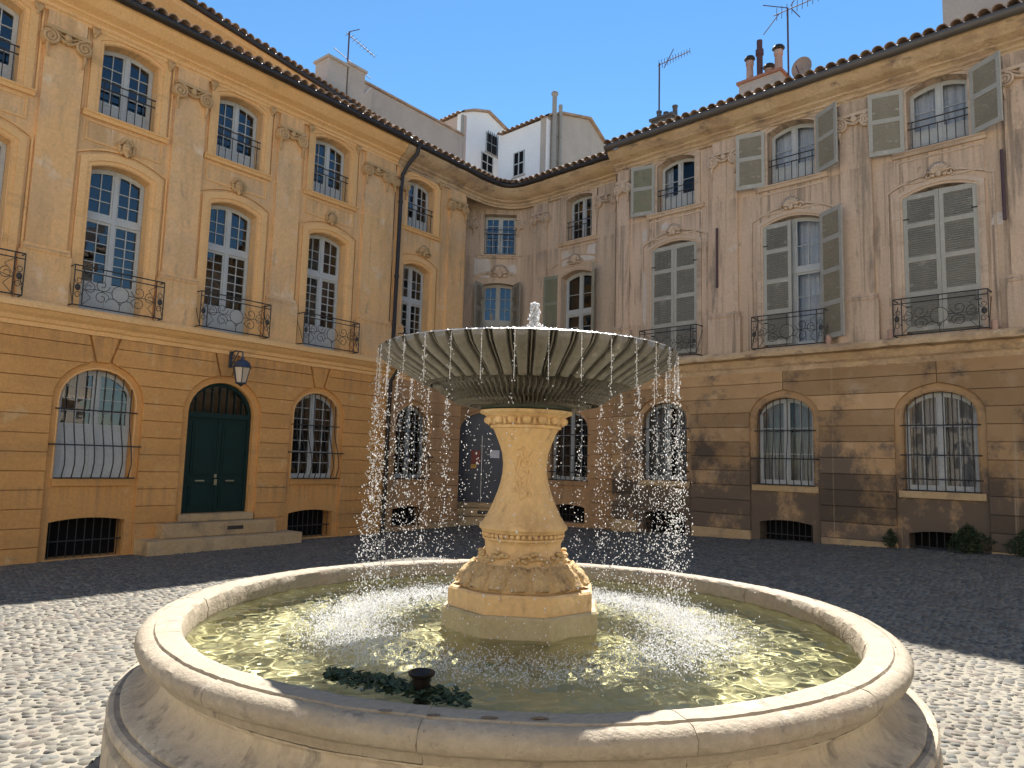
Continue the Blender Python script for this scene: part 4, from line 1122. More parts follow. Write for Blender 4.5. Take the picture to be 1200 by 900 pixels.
    surround(m7, 0.0, 0.10, -0.045, 0.003, 'corner_wall', H, FR7); surround(m7, 0.40, 0.45, -0.03, 0.002, 'corner_wall', H, FR7, name='outer_moulding')
    apron(H, FR7, u7.c, u7.hw, 'corner_wall', sill=7.66); raised_frame(H, FR7, u7.c - 0.66, u7.c + 0.66, 6.95, 7.50, 'corner_wall')
    carved_mask(H, FR7, -11.80, 7.12, 1, 'corner_wall', 1.15)
    make_window(u7, H, FR7, rows=4); make_guard(H, FR7, u7, h=0.40, n=8)
    make_window(m7, H, FR7, rows=4, cols=1, transom=5.70, rows_up=2, trim=0.055)
    make_shutter(H, FR7, m7.c - 0.53, 4.32, 2.46, 0.56, math.radians(172), 1, 'shutter_green', 'shutter_green', 3)
    make_shutter(H, FR7, m7.c + 0.53, 4.32, 2.46, 0.56, math.radians(128), -1, 'shutter_green', 'shutter_green', 3)
    make_window(g7, H, FR7, rows=6, y=0.14); make_grille(H, FR7, g7, bulge=0); sill_block(H, FR7, g7.c, g7.hw + 0.02, g7.z0, 'corner_low')
    for c, w in ((-13.05, 0.52), (-10.74, 0.60)):
        pilaster(H, FR7, c, w, 'corner_wall', 'corner_wall', 'corner_wall', zs=5.0)
    for pts in ([(-12.25, 7.0), (-11.98, 7.02), (-11.98, 7.28), (-12.1, 7.42), (-12.28, 7.38)], [(-11.62, 7.05), (-11.16, 7.02), (-11.14, 7.46), (-11.36, 7.44), (-11.45, 7.22), (-11.64, 7.2)]):
        MB().prism(pts, -0.006, 0.001).build('plaster_patch', 'plaster_patch', H, FR7)
    # mouldings that sweep round the corner
    path = [wpt(FL, 11.54), wpt(FL, 12.8), wpt(FL, 13.6)]
    A = Vector(wpt(FL, 13.6)); E_ = Vector(wpt(FR7, -12.9)); C1 = Vector((-0.80, 20.35)); C2 = Vector((-0.20, 20.75))
    for k in range(1, 14):
        t = k / 14; p = A * (1 - t) ** 3 + C1 * 3 * t * (1 - t) ** 2 + C2 * 3 * t * t * (1 - t) + E_ * t ** 3; path.append((p.x, p.y))
    path += [wpt(FR7, -12.9), wpt(FR7, -12.2), wpt(FR7, -10.22)]
    MB().sweep(E_PROF, fine(path)).rugged(0.008, 4).build('cornice', 'corn_worn', H, smooth=30)
    lo = [wpt(FL, 11.54), wpt(FL, 14.16), wpt(FC, -1.30), wpt(FC, 0.25), wpt(FR7, -13.75), wpt(FR7, -10.22)]
    MB().sweep([(o * 0.8, z) for o, z in C_PROF], [wpt(FL, 11.54), wpt(FL, 14.14)]).build('string_course', 'ochre_trim', H)
    MB().sweep([(o * 0.6, z) for o, z in C_PROF], [wpt(FC, -1.6), wpt(FC, 0.25)]).build('string_course', 'corner_low', H)
    MB().sweep([(o * 0.8, z) for o, z in C_PROF], [wpt(FR7, -13.7), wpt(FR7, -10.22)]).build('string_course', 'corner_low', H)
    gutter(H, path, 9.485, 0.46, 'gutter', 0.07)
    make_roof(H, path, 9.53, 0.49, 2.2, math.radians(17), rows=4)
    MB().add([(*wpt(FL, 11.54, 1.8), 10.15), (*wpt(FL, 11.54, 6), 11.2), (-3.0, 26.0, 11.2), (5.0, 25.0, 11.2), (*wpt(FR7, -10.22, 6), 11.2), (*wpt(FR7, -10.22, 1.8), 10.15), (-0.2, 22.0, 10.15)], [(0, 1, 2, 6), (6, 2, 3), (6, 3, 4, 5)]).build('rear_roof', 'tile', H)
    downpipe(H, [(-10.24, -0.46, 9.44), (-10.25, -0.42, 9.20), (-10.30, -0.14, 8.9), (-10.30, -0.14, -0.3)], 'zinc', 0.042, FR7)
    return H
corner_house()
def posters():
    y = 0.075
    t = thing('poster', 'red printed poster with yellow foot on slate blue door', 'poster', FC @ Vector((-0.98, y, 1.42)))
    MB().box(-1.10, -0.84, y, y + 0.006, 1.56, 1.94).build('sheet', 'poster_red', t, FC)
    MB().box(-1.10, -0.94, y - 0.001, y + 0.005, 1.44, 1.555).build('lower_sheet', 'poster_yellow', t, FC)
    t = MB().box(-0.56, -0.30, y, y + 0.006, 1.74, 1.96).build('notice', 'paper', None, FC)
    tag(t, 'white paper notice pinned to slate blue door', 'notice')
posters()

# ================================================================== PINK TOWNHOUSE
def pink_house():
    base = FR @ Vector((-5.0, 0, 0))
    H = thing('townhouse', 'pink plastered townhouse with grey louvred shutters and sooty stone ground floor', 'house', (base.x, base.y, 0.2))
    X0, X1 = -10.20, 1.2
    bays = [-8.56, -5.80, -3.08]
    up = [Op(c + d, 0.50, 7.68, 8.84, 8.97) for c, d in zip(bays, (0.04, 0.02, 0.02))]
    mid = [Op(c, 0.60, 4.16, 6.76, 6.90) for c in bays]
    gw = [Op(c - e, 0.58, 1.32, 2.68, 3.10, True) for c, e in zip(bays, (0.24, 0.20, 0.13))]
    vents = [make_vent(H, FR, o.c, 0.54, 0.12, 0.62) for o in gw]
    wall_panel('wall', X0, X1, 3.98, 9.44, up + mid, M['pink'], H, FR)
    wall_panel('ground_floor_wall', X0, X1, -0.6, 3.98, gw + vents, M['sooty'], H, FR)
    courses(H, FR, X0, X1, gw, 0.14, -0.55, 3.66, 0.305, 'sooty', base=0.62, basemat='base_stone', key=False)
    path = [wpt(FR, X0), wpt(FR, X1)]
    MB().sweep([(0.0, 3.64), (0.06, 3.64), (0.06, 3.74), (0.10, 3.78), (0.12, 3.92), (0.24, 3.93), (0.30, 3.94), (0.31, 4.02), (0.28, 4.08), (0.0, 4.09)], fine(path)).rugged(0.007, 5).build('string_course', 'corn_worn', H)
    MB().sweep(E_PROF, fine(path)).rugged(0.008, 3).build('cornice', 'corn_worn', H)
    gutter(H, path, 9.475, 0.52, 'gutter_grey', 0.085)
    make_roof(H, path, 9.54, 0.55, 4.5, math.radians(16))
    for i, (o, q) in enumerate(zip(up, mid)):
        surround(o, 0.0, 0.15, -0.045, 0.003, 'pink_trim', H, FR); surround(q, 0.0, 0.12, -0.04, 0.003, 'pink_trim', H, FR)
        surround(q, 0.22, 0.27, -0.022, 0.002, 'pink_trim', H, FR, name='outer_moulding')
        apron(H, FR, o.c, o.hw, 'pink_trim', sill=7.66); raised_frame(H, FR, o.c - 0.70, o.c + 0.70, 7.02, 7.50, 'pink_trim')
        carved_mask(H, FR, q.c + 0.02, 7.16, 1, 'pink_trim', 1.1)
        make_window(o, H, FR, rows=2, cols=1, back='curtain', panel=0.30, curtain_gap=0.0 if i else 0.3); make_guard(H, FR, o, h=0.42)
        make_balcony(H, FR, q.c + 0.0, 4.09)
        w = make_window(q, H, FR, rows=3, cols=2, transom=5.75, rows_up=2, back='curtain', y=0.16)
        # louvred shutters of the tall windows
        z0, h, wd = 4.22, 2.60, 0.595
        make_shutter(H, FR, q.c - 0.598, z0, h, wd, 0.0, 1, sections=4, y=0.03)
        if i == 1: make_shutter(H, FR, q.c + 0.60, z0, h, wd, math.radians(150), -1, sections=4, y=-0.05)
        else: make_shutter(H, FR, q.c + 0.598, z0, h, wd, 0.0, -1, sections=4, y=0.03)
        # open shutters of the top windows
        z0, h, wd = 7.66, 1.26, 0.60
        make_shutter(H, FR, o.c - 0.54, z0, h, wd, math.radians(165), 1, sections=2, y=-0.06, mat='shutter_green' if i == 0 else 'shutter')
        if i: make_shutter(H, FR, o.c + 0.54, z0, h, wd, math.radians(148), -1, sections=2, y=-0.06)
        make_window(gw[i], H, FR, rows=3, cols=2, back='curtain2', y=0.14, curtain_gap=0.05)
        make_grille(H, FR, gw[i], n=8, bulge=0 if i != 1 else 0.10)
        surround(gw[i], 0.0, 0.03, -0.012, 0.003, 'sooty', H, FR); sill_block(H, FR, gw[i].c, gw[i].hw + 0.10, gw[i].z0, 'base_stone')
    for c, w in ((-9.95, 0.34), (-7.25, 0.60), (-4.48, 0.58), (-1.72, 0.60)):
        pilaster(H, FR, c, w, 'pink', 'pink_trim', 'pink_trim', zb=4.085, zs=5.02)
    for x, z0, z1 in ((-7.42, 5.60, 6.95), (-2.08, 6.0, 7.25)):
        b = MB(); b.tube([(x, -0.10, z0), (x, -0.10, z1)], 0.028, 8)
        b.build('wall_tie', 'rust', H, FR)
    for pts in ([(-9.45, 5.3), (-9.33, 4.9), (-9.28, 5.6), (-9.36, 6.3), (-9.44, 6.2)], [(-9.42, 7.0), (-9.30, 7.1), (-9.31, 7.35), (-9.42, 7.3)], [(-2.3, 5.98), (-2.12, 5.95), (-2.10, 6.15), (-2.24, 6.2)], [(-8.9, 7.22), (-8.72, 7.25), (-8.74, 7.42), (-8.9, 7.36)]):
        MB().prism(pts, -0.006, 0.001).build('plaster_patch', 'plaster_patch', H, FR)
    for x in (-3.90, -2.28, -5.02):
        MB().lathe([(0.0, 4.085), (0.055, 4.085), (0.055, 4.25), (0.04, 4.265), (0.0, 4.265)], 10, (x, -0.20)).build('stone_stub', 'pot', H, FR)
    # chimney stacks
    def stack(x, y, w, d, z0, z1, mat='grey_render', cap='brick'):
        s = MB().box(x - w / 2, x + w / 2, y - d / 2, y + d / 2, z0, z1).build('chimney', mat, H, FR)
        MB().box(x - w / 2 - 0.05, x + w / 2 + 0.05, y - d / 2 - 0.05, y + d / 2 + 0.05, z1, z1 + 0.07).build('cap_course', cap, s, FR)
        return s
    def pot(s, x, y, z, h, r, mat='pot', hood=False):
        b = MB(); b.lathe([(0, z), (r * 1.05, z), (r, z + h * 0.1), (r * 0.9, z + h * 0.8), (r * 1.1, z + h * 0.82), (r * 1.1, z + h), (r * 0.75, z + h), (r * 0.7, z + h * 0.3), (0, z + h * 0.3)], 12, (x, y))
        b.build('chimney_pot', mat, s, FR, smooth=40)
        if hood:
            q = MB(); q.lathe([(r * 1.55, z + h + 0.06), (r * 1.2, z + h + 0.12), (0, z + h + 0.15), (0, z + h + 0.10), (r * 1.5, z + h + 0.05)], 12, (x, y))
            for k in range(3): q.tube([(x + r * 0.8 * math.cos(k * 2.1), y + r * 0.8 * math.sin(k * 2.1), z + h - 0.02), (x + r * math.cos(k * 2.1), y + r * math.sin(k * 2.1), z + h + 0.08)], 0.012, 5)
            q.build('cowl', 'gutter', s, FR, smooth=40)
    s = stack(-7.22, 2.0, 1.05, 0.55, 10.0, 11.20)
    pot(s, -7.58, 2.0, 11.27, 0.62, 0.09, 'pot', True); pot(s, -7.08, 2.0, 11.27, 0.22, 0.10, 'pot', True); pot(s, -6.84, 2.0, 11.27, 0.62, 0.10, 'pot', True)
    q = MB(); q.lathe([(0.075, 11.27), (0.075, 11.95), (0.10, 11.96), (0.10, 12.10), (0.07, 12.12), (0.07, 12.35), (0, 12.35)], 10, (-7.32, 2.0)); q.build('flue', 'flue_red', s, FR, smooth=40)
    s = stack(-10.0, 2.0, 0.62, 0.5, 10.0, 11.06, 'gutter_grey', 'gutter_grey')
    for x in (-10.22, -10.0, -9.72): pot(s, x, 2.0, 11.13, 0.30 if x != -10.0 else 0.20, 0.07, 'gutter_grey')
    stack(-2.62, 2.2, 1.30, 0.7, 10.0, 12.3)
    rear_mass(H, path, 7.0, 9.46)
    return H
pink_house()

# ================================================================== HOUSES BEHIND THE ROOFS
def back_houses():
    p = FL @ Vector((14.5, 4.5, 0))
    H = thing('rendered_house', 'grey rendered house wall with twin chimney rising above the ochre roofs', 'house', (p.x, p.y, 0))
    MB().prism([(12.9, -0.5), (17.2, -0.5), (17.2, 12.80), (12.9, 12.78)], 3.2, 8.0).build('wall', 'grey_render', H, FL)
    MB().box(12.85, 17.25, 3.14, 8.0, 12.80, 12.86).build('coping', 'tile', H, FL)
    MB().prism([(12.2, 10.5), (12.95, 10.5), (12.95, 12.6), (12.5, 12.0), (12.2, 11.6)], 2.9, 3.19).build('buttress_wall', 'grey_render', H, FL)
    for x0, x1, zt in ((11.10, 11.72, 12.52), (11.78, 12.36, 12.62)):
        c = MB().box(x0, x1, 2.5, 3.1, 10.6, zt).build('chimney', 'grey_render', H, FL)
        MB().box(x0 - 0.05, x1 + 0.05, 2.45, 3.15, zt, zt + 0.07).build('cap_course', 'grey_render', c, FL)
    MB().box(11.70, 11.80, 2.62, 3.0, 10.6, 12.42).build('chimney_web', 'grey_render', H, FL)
    def house(org, gable, left_len, gmat, lmat, name, label, left_top):
        F1 = frame(DL, NL, Vector(org))          # gable wall along DL
        F2 = frame(-DR, NR, Vector(org))         # side wall along DR, local x = -distance
        Hh = thing(name, label, 'house', (org[0], org[1], 0))
        poly = [(gable[0][0], -0.5), (gable[-1][0], -0.5)] + [(t, z) for t, z in reversed(gable)]
        MB().prism(poly, 0.0, 0.25).build('gable_wall', gmat, Hh, F1)
        MB().prism([(-left_len, -0.5), (-0.001, -0.5), (-0.001, left_top), (-left_len, left_top)], 0.0, 0.25).build('side_wall', lmat, Hh, F2)
        # roof slabs follow the gable
        q = MB(); v = []
        d = DR * left_len
        for t, z in gable:
            b0 = Vector(org) + DL * t - NL * 0.12; v += [(b0.x, b0.y, z + 0.02), (b0.x + d.x, b0.y + d.y, z + 0.02), (b0.x, b0.y, z + 0.09), (b0.x + d.x, b0.y + d.y, z + 0.09)]
        f = []
        for i in range(len(gable) - 1):
            a = 4 * i; f += [(a + 2, a + 6, a + 7, a + 3), (a, a + 1, a + 5, a + 4), (a, a + 4, a + 6, a + 2), (a + 1, a + 3, a + 7, a + 5)]
        R_ = q.add(v, f).build('roof', 'tile', Hh)
        for k in range(int(left_len / 0.24)):
            pt = Vector(org) + DR * (0.12 + k * 0.24) - NR * 0.14
            A = T(pt.x, pt.y, left_top + 0.02) @ RZ(math.atan2(-DR.y, -DR.x)) @ Matrix.Rotation(math.radians(16), 4, 'X')
            put('eave_tile', TILE, R_, A)
        return Hh, F1, F2
    def small_window(Hh, F, x, z, w, h, bars=False, y=-0.01):
        s = MB().box(x - w / 2 - 0.06, x + w / 2 + 0.06, y - 0.02, 0.0, z - h / 2 - 0.06, z - h / 2 - 0.005).build('window_sill', 'grey_render', Hh, F)
        b = MB(); b.box(x - w / 2, x + w / 2, y - 0.004, 0.02, z - h / 2, z + h / 2); o = b.build('window_recess', 'dark_room', Hh, F)
        fr_ = MB()
        for xx in (x - w / 2 + 0.02, x, x + w / 2 - 0.02): fr_.box(xx - 0.025, xx + 0.025, y - 0.014, y - 0.005, z - h / 2, z + h / 2)
        for zz in (z - h / 2 + 0.02, z, z + h / 2 - 0.02): fr_.box(x - w / 2, x + w / 2, y - 0.012, y - 0.005, zz - 0.02, zz + 0.02)
        fr_.build('window_frame', 'white_wood', o, F)
        if bars:
            for k in range(6):
                xx = x - w / 2 + w * (k + 0.5) / 6; MB().tube([(xx, y - 0.07, z - h / 2 - 0.03), (xx, y - 0.07, z + h / 2 + 0.03)], 0.014, 5).build('bar', 'iron', o, F)
    A, F1, F2 = house((-2.25, 27.0, 0), [(0, 15.25), (0.6, 15.55), (1.5, 15.85), (3.2, 15.40), (5.2, 14.3)], 4.0, 'white_render', 'rose_render', 'white_house', 'white rendered house with small barred window behind the corner roof', 15.2)
    small_window(A, F1, 1.80, 14.62, 0.72, 0.85, True); small_window(A, F1, 1.55, 13.72, 0.72, 0.75)
    downpipe(A, [(-0.06, -0.08, 15.1), (-0.06, -0.08, 10)], 'zinc', 0.06, F1)
    B, F1, F2 = house((0.98, 25.0, 0), [(0, 14.18), (0.9, 14.62), (2.8, 15.18), (4.05, 14.55), (5.6, 13.4)], 2.4, 'grey_render', 'white_render', 'white_house', 'white house with grey gable and two tall flue pipes on its corner', 14.12)
    small_window(B, F2, -1.30, 12.75, 0.55, 0.95)
    for x, r, zt, cap in ((0.30, 0.085, 15.05, True), (0.68, 0.075, 14.85, False)):
        b = MB(); b.lathe([(r, 10.0), (r, zt), (r * 0.85, zt), (r * 0.85, zt - 0.3)], 12, (x, -0.14))
        if cap: b.lathe([(r, zt - 0.02), (r * 1.5, zt + 0.05), (r * 1.5, zt + 0.12), (r * 1.1, zt + 0.16), (0, zt + 0.16)], 12, (x, -0.14))
        o = b.build('flue_pipe', 'zinc', B, F1, smooth=40)
        for z in (11.5, 12.6, 13.6): MB().lathe([(r + 0.001, z - 0.03), (r + 0.015, z - 0.03), (r + 0.015, z + 0.03), (r + 0.001, z + 0.03)], 12, (x, -0.14)).build('pipe_collar', 'zinc', o, F1)
back_houses()

# ================================================================== THE OTHER SIDES OF THE SQUARE (seen in the window glass)
def far_side(F, x0, x1, h, mat, label):
    p = F @ Vector(((x0 + x1) / 2, 0, 0))
    H = thing('townhouse', label, 'house', (p.x, p.y, 0))
    ops = []; n = int((x1 - x0) / 2.7)
    for k in range(n):
        c = x0 + (x1 - x0) * (k + 0.5) / n
        ops += [Op(c, 0.55, 1.2, 2.5, 3.0, True), Op(c, 0.55, 4.3, 6.6, 6.75), Op(c, 0.5, 7.6, 8.8, 8.9)]
    wall_panel('wall', x0, x1, -0.6, h, ops, M[mat], H, F)
    for o in ops:
        ol = o.outline()
        w = MB(); w.box(o.c - 0.03, o.c + 0.03, 0.12, 0.16, o.z0, o.zc - 0.01)
        for t in (0.33, 0.66): w.box(o.c - o.hw, o.c + o.hw, 0.125, 0.155, o.z0 + (o.zc - o.z0) * t - 0.02, o.z0 + (o.zc - o.z0) * t + 0.02)
        wo = w.build('window', 'white_wood', H, F)
        MB().prism([(x, z) for x, z in ol], 0.17, 0.25).build('pane', 'dark_room', wo, F)
    path = [wpt(F, x0), wpt(F, x1)]
    MB().sweep(C_PROF, path).build('string_course', 'pink_trim', H)
    MB().sweep([(o, z - 9.72 + h) for o, z in E_PROF], path).build('cornice', 'pink_trim', H)
    MB().sweep([(0.55, h), (0.55, h + 0.05), (-6, h + 2.0), (-6, h + 1.9)], path).build('roof', 'tile', H)
    rear_mass(H, path, 6.0, h + 1.8)
far_side(frame(-DL, -NL, NL * -8.2), -13.0, 8.0, 10.5, 'cream', 'cream limewashed wing of the square facing the green arched door')
far_side(frame(DR, -NR, NR * -13.0), -10.0, 15.0, 12.0, 'cream', 'tall cream house across the street facing the fountain')

# ================================================================== FOUNTAIN
FX, FY = 0.095, 4.543
WZ = 0.652
def make_fountain():
    G = thing('fountain', 'round stone fountain with fluted bowl on carved baluster in wide basin', 'fountain', (FX, FY, 0))
    C = (FX, FY)
    # basin: floor, then rings of dressed stones
    B = MB().lathe([(0.0, 0.27), (1.86, 0.29), (1.893, 0.33), (1.893, 0.64)], 96, C).build('basin', 'pool_floor', G, smooth=40)
    B.cycles.is_caustics_receiver = True
    rim = [(1.885, 0.60), (1.885, 0.700), (1.900, 0.745), (1.915, 0.757), (1.94, 0.760), (2.020, 0.759), (2.026, 0.748), (2.034, 0.748), (2.040, 0.755), (2.066, 0.752), (2.090, 0.738), (2.104, 0.715), (2.105, 0.694), (2.094, 0.670), (2.070, 0.654), (2.044, 0.648), (2.030, 0.640), (2.02, 0.60)]
    wall = [(1.897, 0.44), (1.897, 0.598), (2.018, 0.598), (2.016, 0.590), (2.004, 0.584), (1.998, 0.572), (2.000, 0.556), (2.012, 0.535), (2.034, 0.512), (2.066, 0.490), (2.102, 0.474), (2.140, 0.464), (2.150, 0.456), (2.150, 0.44)]
    foot = [(1.897, -0.25), (1.897, 0.438), (2.152, 0.438), (2.176, 0.446), (2.196, 0.438), (2.206, 0.420), (2.202, 0.398), (2.186, 0.384), (2.172, 0.380), (2.172, 0.366), (2.188, 0.362), (2.204, 0.350), (2.210, 0.325), (2.214, -0.25)]
    n = 14
    for k in range(n):
        for prof, nm, mt, off in ((rim, 'rim_stone', 'rim', 0.10), (wall, 'wall_stone', 'basin_wall', 0.30), (foot, 'foot_stone', 'basin_wall', 0.18)):
            a0 = 2 * PI * (k + off) / n; a1 = 2 * PI * (k + 1 + off) / n; gp = 0.0004
            dz = random.uniform(-0.002, 0.002); dr = random.uniform(-0.002, 0.002)
            o = MB().lathe([(r + dr, z + dz if nm == 'rim_stone' else z) for r, z in prof], 30, C, a0 + gp, a1 - gp, True, True).rugged(0.0016 if nm == 'rim_stone' else 0.0012, k * 3 + len(nm)).build(nm, mt, B, smooth=32)
            o.cycles.is_caustics_receiver = True
    for px, py, w, d in ((-0.405, 2.585, 0.05, 0.022), (-0.235, 2.555, 0.045, 0.02), (-0.045, 2.545, 0.055, 0.024), (0.125, 2.552, 0.06, 0.02)):
        pts = [(px + w * (0.5 + 0.12 * random.random()) * math.cos(a), py + d * (0.5 + 0.2 * random.random()) * math.sin(a)) for a in [2 * PI * q / 12 for q in range(12)]]
        MB().add([(x, y, 0.7625) for x, y in pts], [tuple(range(12))]).build('rim_patch', 'bowl', B)
    # pedestal
    def P_(prof, nm, mt, par, n_=72, sm=40):
        o = MB().lathe(prof, n_, C).build(nm, mt, par, smooth=sm); o.cycles.is_caustics_receiver = True; return o
    ped = P_([(0.205, 1.83), (0.190, 1.80), (0.165, 1.74), (0.145, 1.68), (0.137, 1.62), (0.139, 1.56), (0.150, 1.50), (0.168, 1.44), (0.195, 1.37), (0.228, 1.30), (0.258, 1.255), (0.272, 1.238), (0.274, 1.222), (0.262, 1.212), (0.256, 1.20)], 'pedestal', 'pedestal', G)
    P_([(0.205, 1.83), (0.222, 1.835), (0.224, 1.85), (0.212, 1.858), (0.220, 1.88), (0.246, 1.905), (0.268, 1.918), (0.290, 1.925), (0.292, 1.942), (0.0, 1.944)], 'capital', 'pedestal', ped)
    b = MB()
    for k in range(16):
        a = 2 * PI * k / 16; r = 0.236; x, y = FX + r * math.cos(a), FY + r * math.sin(a)
        b.ball((x, y, 1.884), (0.030, 0.030, 0.026), 8, 6)
        a2 = a + PI / 16; x, y = FX + r * math.cos(a2), FY + r * math.sin(a2); b.ball((x, y, 1.876), (0.013, 0.013, 0.024), 6, 5)
    b.build('carved_rosettes', 'pedestal', ped, smooth=True)['kind'] = 'stuff'
    P_([(0.256, 1.20), (0.250, 1.198), (0.236, 1.195), (0.236, 1.172), (0.250, 1.168), (0.252, 1.158), (0.240, 1.150), (0.234, 1.13), (0.235, 1.10), (0.246, 1.07), (0.262, 1.045), (0.268, 1.03), (0.276, 1.018), (0.284, 1.01)], 'neck', 'pedestal', ped)
    b = MB()
    for k in range(44):
        a = 2 * PI * k / 44; b.ball((FX + 0.243 * math.cos(a), FY + 0.243 * math.sin(a), 1.184), 0.0155, 8, 6)
    b.build('bead_ring', 'pedestal', ped, smooth=True)['kind'] = 'stuff'
    b = MB()                                       # laurel garland round the neck
    for k in range(150):
        a = 2 * PI * k / 150 + random.uniform(-0.02, 0.02); z = 1.055 + 0.018 * math.sin(a * 8) + random.uniform(-0.022, 0.022); r = 0.255 + 0.012 * random.random()
        b.ball((FX + r * math.cos(a), FY + r * math.sin(a), z), (0.018, 0.018, 0.013), 6, 5)
    b.build('garland', 'pedestal_dark', ped, smooth=True)['kind'] = 'stuff'
    bulb = [(0.282, 1.012), (0.305, 0.998), (0.332, 0.972), (0.355, 0.945), (0.372, 0.916), (0.382, 0.890), (0.376, 0.878)]
    P_(bulb, 'bulb', 'pedestal_dark', ped)
    br, bz = [q[0] for q in bulb[:-1]], [q[1] for q in bulb[:-1]]
    nl = 18
    for k in range(nl):                           # acanthus leaves lying on the bulb
        a0 = 2 * PI * (k + 0.3) / nl; v = []; f = []; nu, nt_ = 9, 9
        for j in range(nt_):
            t = j / (nt_ - 1); ii = t * (len(br) - 1); i0 = min(int(ii), len(br) - 2); fr_ = ii - i0
            r0 = br[i0] + (br[i0 + 1] - br[i0]) * fr_; z0 = bz[i0] + (bz[i0 + 1] - bz[i0]) * fr_
            wid = (PI / nl) * (0.55 + 0.42 * math.sin(PI * min(1, t * 0.75 + 0.15))) * (1 + 0.10 * math.sin(t * 17))
            for i in range(nu):
                u = -1 + 2 * i / (nu - 1)
                lift = 0.006 + 0.018 * (1 - abs(u)) ** 0.6 - 0.010 * (1 - math.exp(-(u / 0.12) ** 2)) * 0 + 0.009 * math.cos(u * 9 + t * 7) + 0.010 * math.sin(t * 14) * abs(u) + 0.008 * t ** 3 + random.uniform(-0.002, 0.002)
                if abs(u) == 1: lift = -0.006
                a = a0 + u * wid
                v.append((FX + (r0 + lift) * math.cos(a), FY + (r0 + lift) * math.sin(a), z0 + lift * 0.5))
        for j in range(nt_ - 1):
            for i in range(nu - 1): f.append((j * nu + i, (j + 1) * nu + i, (j + 1) * nu + i + 1, j * nu + i + 1))
        MB().add(v, f).build('acanthus_leaf', 'pedestal_dark', ped, smooth=True)
    rot = math.radians(-90 + 22.5 - 6)
    def octa(r, z0, z1, nm, mt, ch=0.012):
        v = []; f = []; rings = [(r, z0), (r, z1 - ch), (r - ch, z1)]
        for rr, z in rings:
            for k in range(8): a = rot + k * PI / 4; v.append((FX + rr * math.cos(a), FY + rr * math.sin(a), z))
        for i in range(2):
            for k in range(8): k2 = (k + 1) % 8; f.append((i * 8 + k, i * 8 + k2, (i + 1) * 8 + k2, (i + 1) * 8 + k))
        f.append(tuple(range(16, 24)))
        o = MB().add(v, f).build(nm, mt, ped); o.cycles.is_caustics_receiver = True
    octa(0.462, 0.74, 0.882, 'plinth', 'pedestal')
    octa(0.498, 0.10, 0.772, 'lower_plinth', 'pedestal_wet')
    # shallow carved cartouche on the shaft, towards the viewer
    q = MB()
    def on_shaft(a, z):
        pr = [(1.83, 0.205), (1.74, 0.165), (1.68, 0.145), (1.62, 0.137), (1.56, 0.139), (1.50, 0.150), (1.44, 0.168), (1.37, 0.195)]
        for (za, ra), (zb, rb) in zip(pr, pr[1:]):
            if zb <= z <= za: r = ra + (rb - ra) * (za - z) / (za - zb); break
        else: r = 0.19
        return (FX + (r + 0.001) * math.sin(a), FY - (r + 0.001) * math.cos(a), z)
    for s in (-1, 1):
        q.tube([on_shaft(-0.12 + s * 0.42 * math.sin(PI * t / 10) * (1 - t / 26), 1.72 - 0.032 * t) for t in range(11)], 0.0065, 6)
        q.tube([on_shaft(-0.12 + s * 0.20 * math.sin(PI * t / 8), 1.66 - 0.024 * t) for t in range(9)], 0.0065, 6)
    for k in range(34): q.ball(on_shaft(-0.12 + random.uniform(-0.3, 0.3), random.uniform(1.42, 1.70)), (0.013, 0.007, 0.016), 6, 5)
    q.build('cartouche', 'pedestal', ped, smooth=True)
    # fluted bowl
    BW = P_([(0.0, 1.945), (0.280, 1.945), (0.288, 1.955), (0.288, 1.985), (0.275, 1.99)], 'collar', 'collar', G)
    nth, prof = 52 * 28, []
    ctrl = [(0.270, 1.962), (0.38, 1.957), (0.46, 1.980), (0.540, 2.026), (0.612, 2.080), (0.69, 2.128), (0.775, 2.174), (0.85, 2.212), (0.902, 2.245), (0.930, 2.280), (0.936, 2.300)]
    for i in range(len(ctrl) - 1):
        for k in range(4):
            t = k / 4; prof.append((ctrl[i][0] + (ctrl[i + 1][0] - ctrl[i][0]) * t, ctrl[i][1] + (ctrl[i + 1][1] - ctrl[i][1]) * t))
    prof.append(ctrl[-1])
    th = np.arange(nth) * 2 * PI / nth; NB = 52
    V = []
    m_ = len(prof)
    for j, (r, z) in enumerate(prof):
        t = j / (m_ - 1)
        ph = NB * th / (2 * PI)
        fr_ = ph - np.floor(ph)
        # broad flat flutes separated by a raised narrow rib above, small tongues below
        wide = np.clip(np.abs(fr_ - 0.5) * 2, 0, 1)
        up = 0.010 * np.sqrt(np.clip(1 - (wide / 0.64) ** 2, 0, 1)) - 0.042 * np.clip((wide - 0.64) / 0.06, 0, 1) + 0.030 * np.clip((wide - 0.84) / 0.05, 0, 1)
        low = 0.006 - 0.036 * np.abs(np.sin(ph * 2 * PI + 0.55 * math.sin(t * 34))) ** 0.5 - 0.012 * np.abs(np.sin(ph * 6 * PI + 2.0 * t))
        k = smooth01((t - 0.42) / 0.03)
        fade = smooth01((1.0 - t) / 0.10) * smooth01(t / 0.06)
        d = (up * k + low * (1 - k)) * fade
        lip = 0.004 * np.cos(ph * 2 * PI) * smooth01((t - 0.9) / 0.1)
        rr = r + d * 0.5 + lip; zz = z - d * 0.85
        V.append(np.stack([FX + rr * np.cos(th), FY + rr * np.sin(th), zz], -1))
    for r, z in ((0.918, 2.309), (0.895, 2.300), (0.87, 2.282), (0.70, 2.21), (0.40, 2.15), (0.06, 2.13)):
        V.append(np.stack([FX + r * np.cos(th), FY + r * np.sin(th), np.full(nth, z)], -1))
    V = np.array(V); R_ = V.shape[0]; idx = np.arange(R_ * nth).reshape(R_, nth)
    nx = np.roll(idx, -1, axis=1)
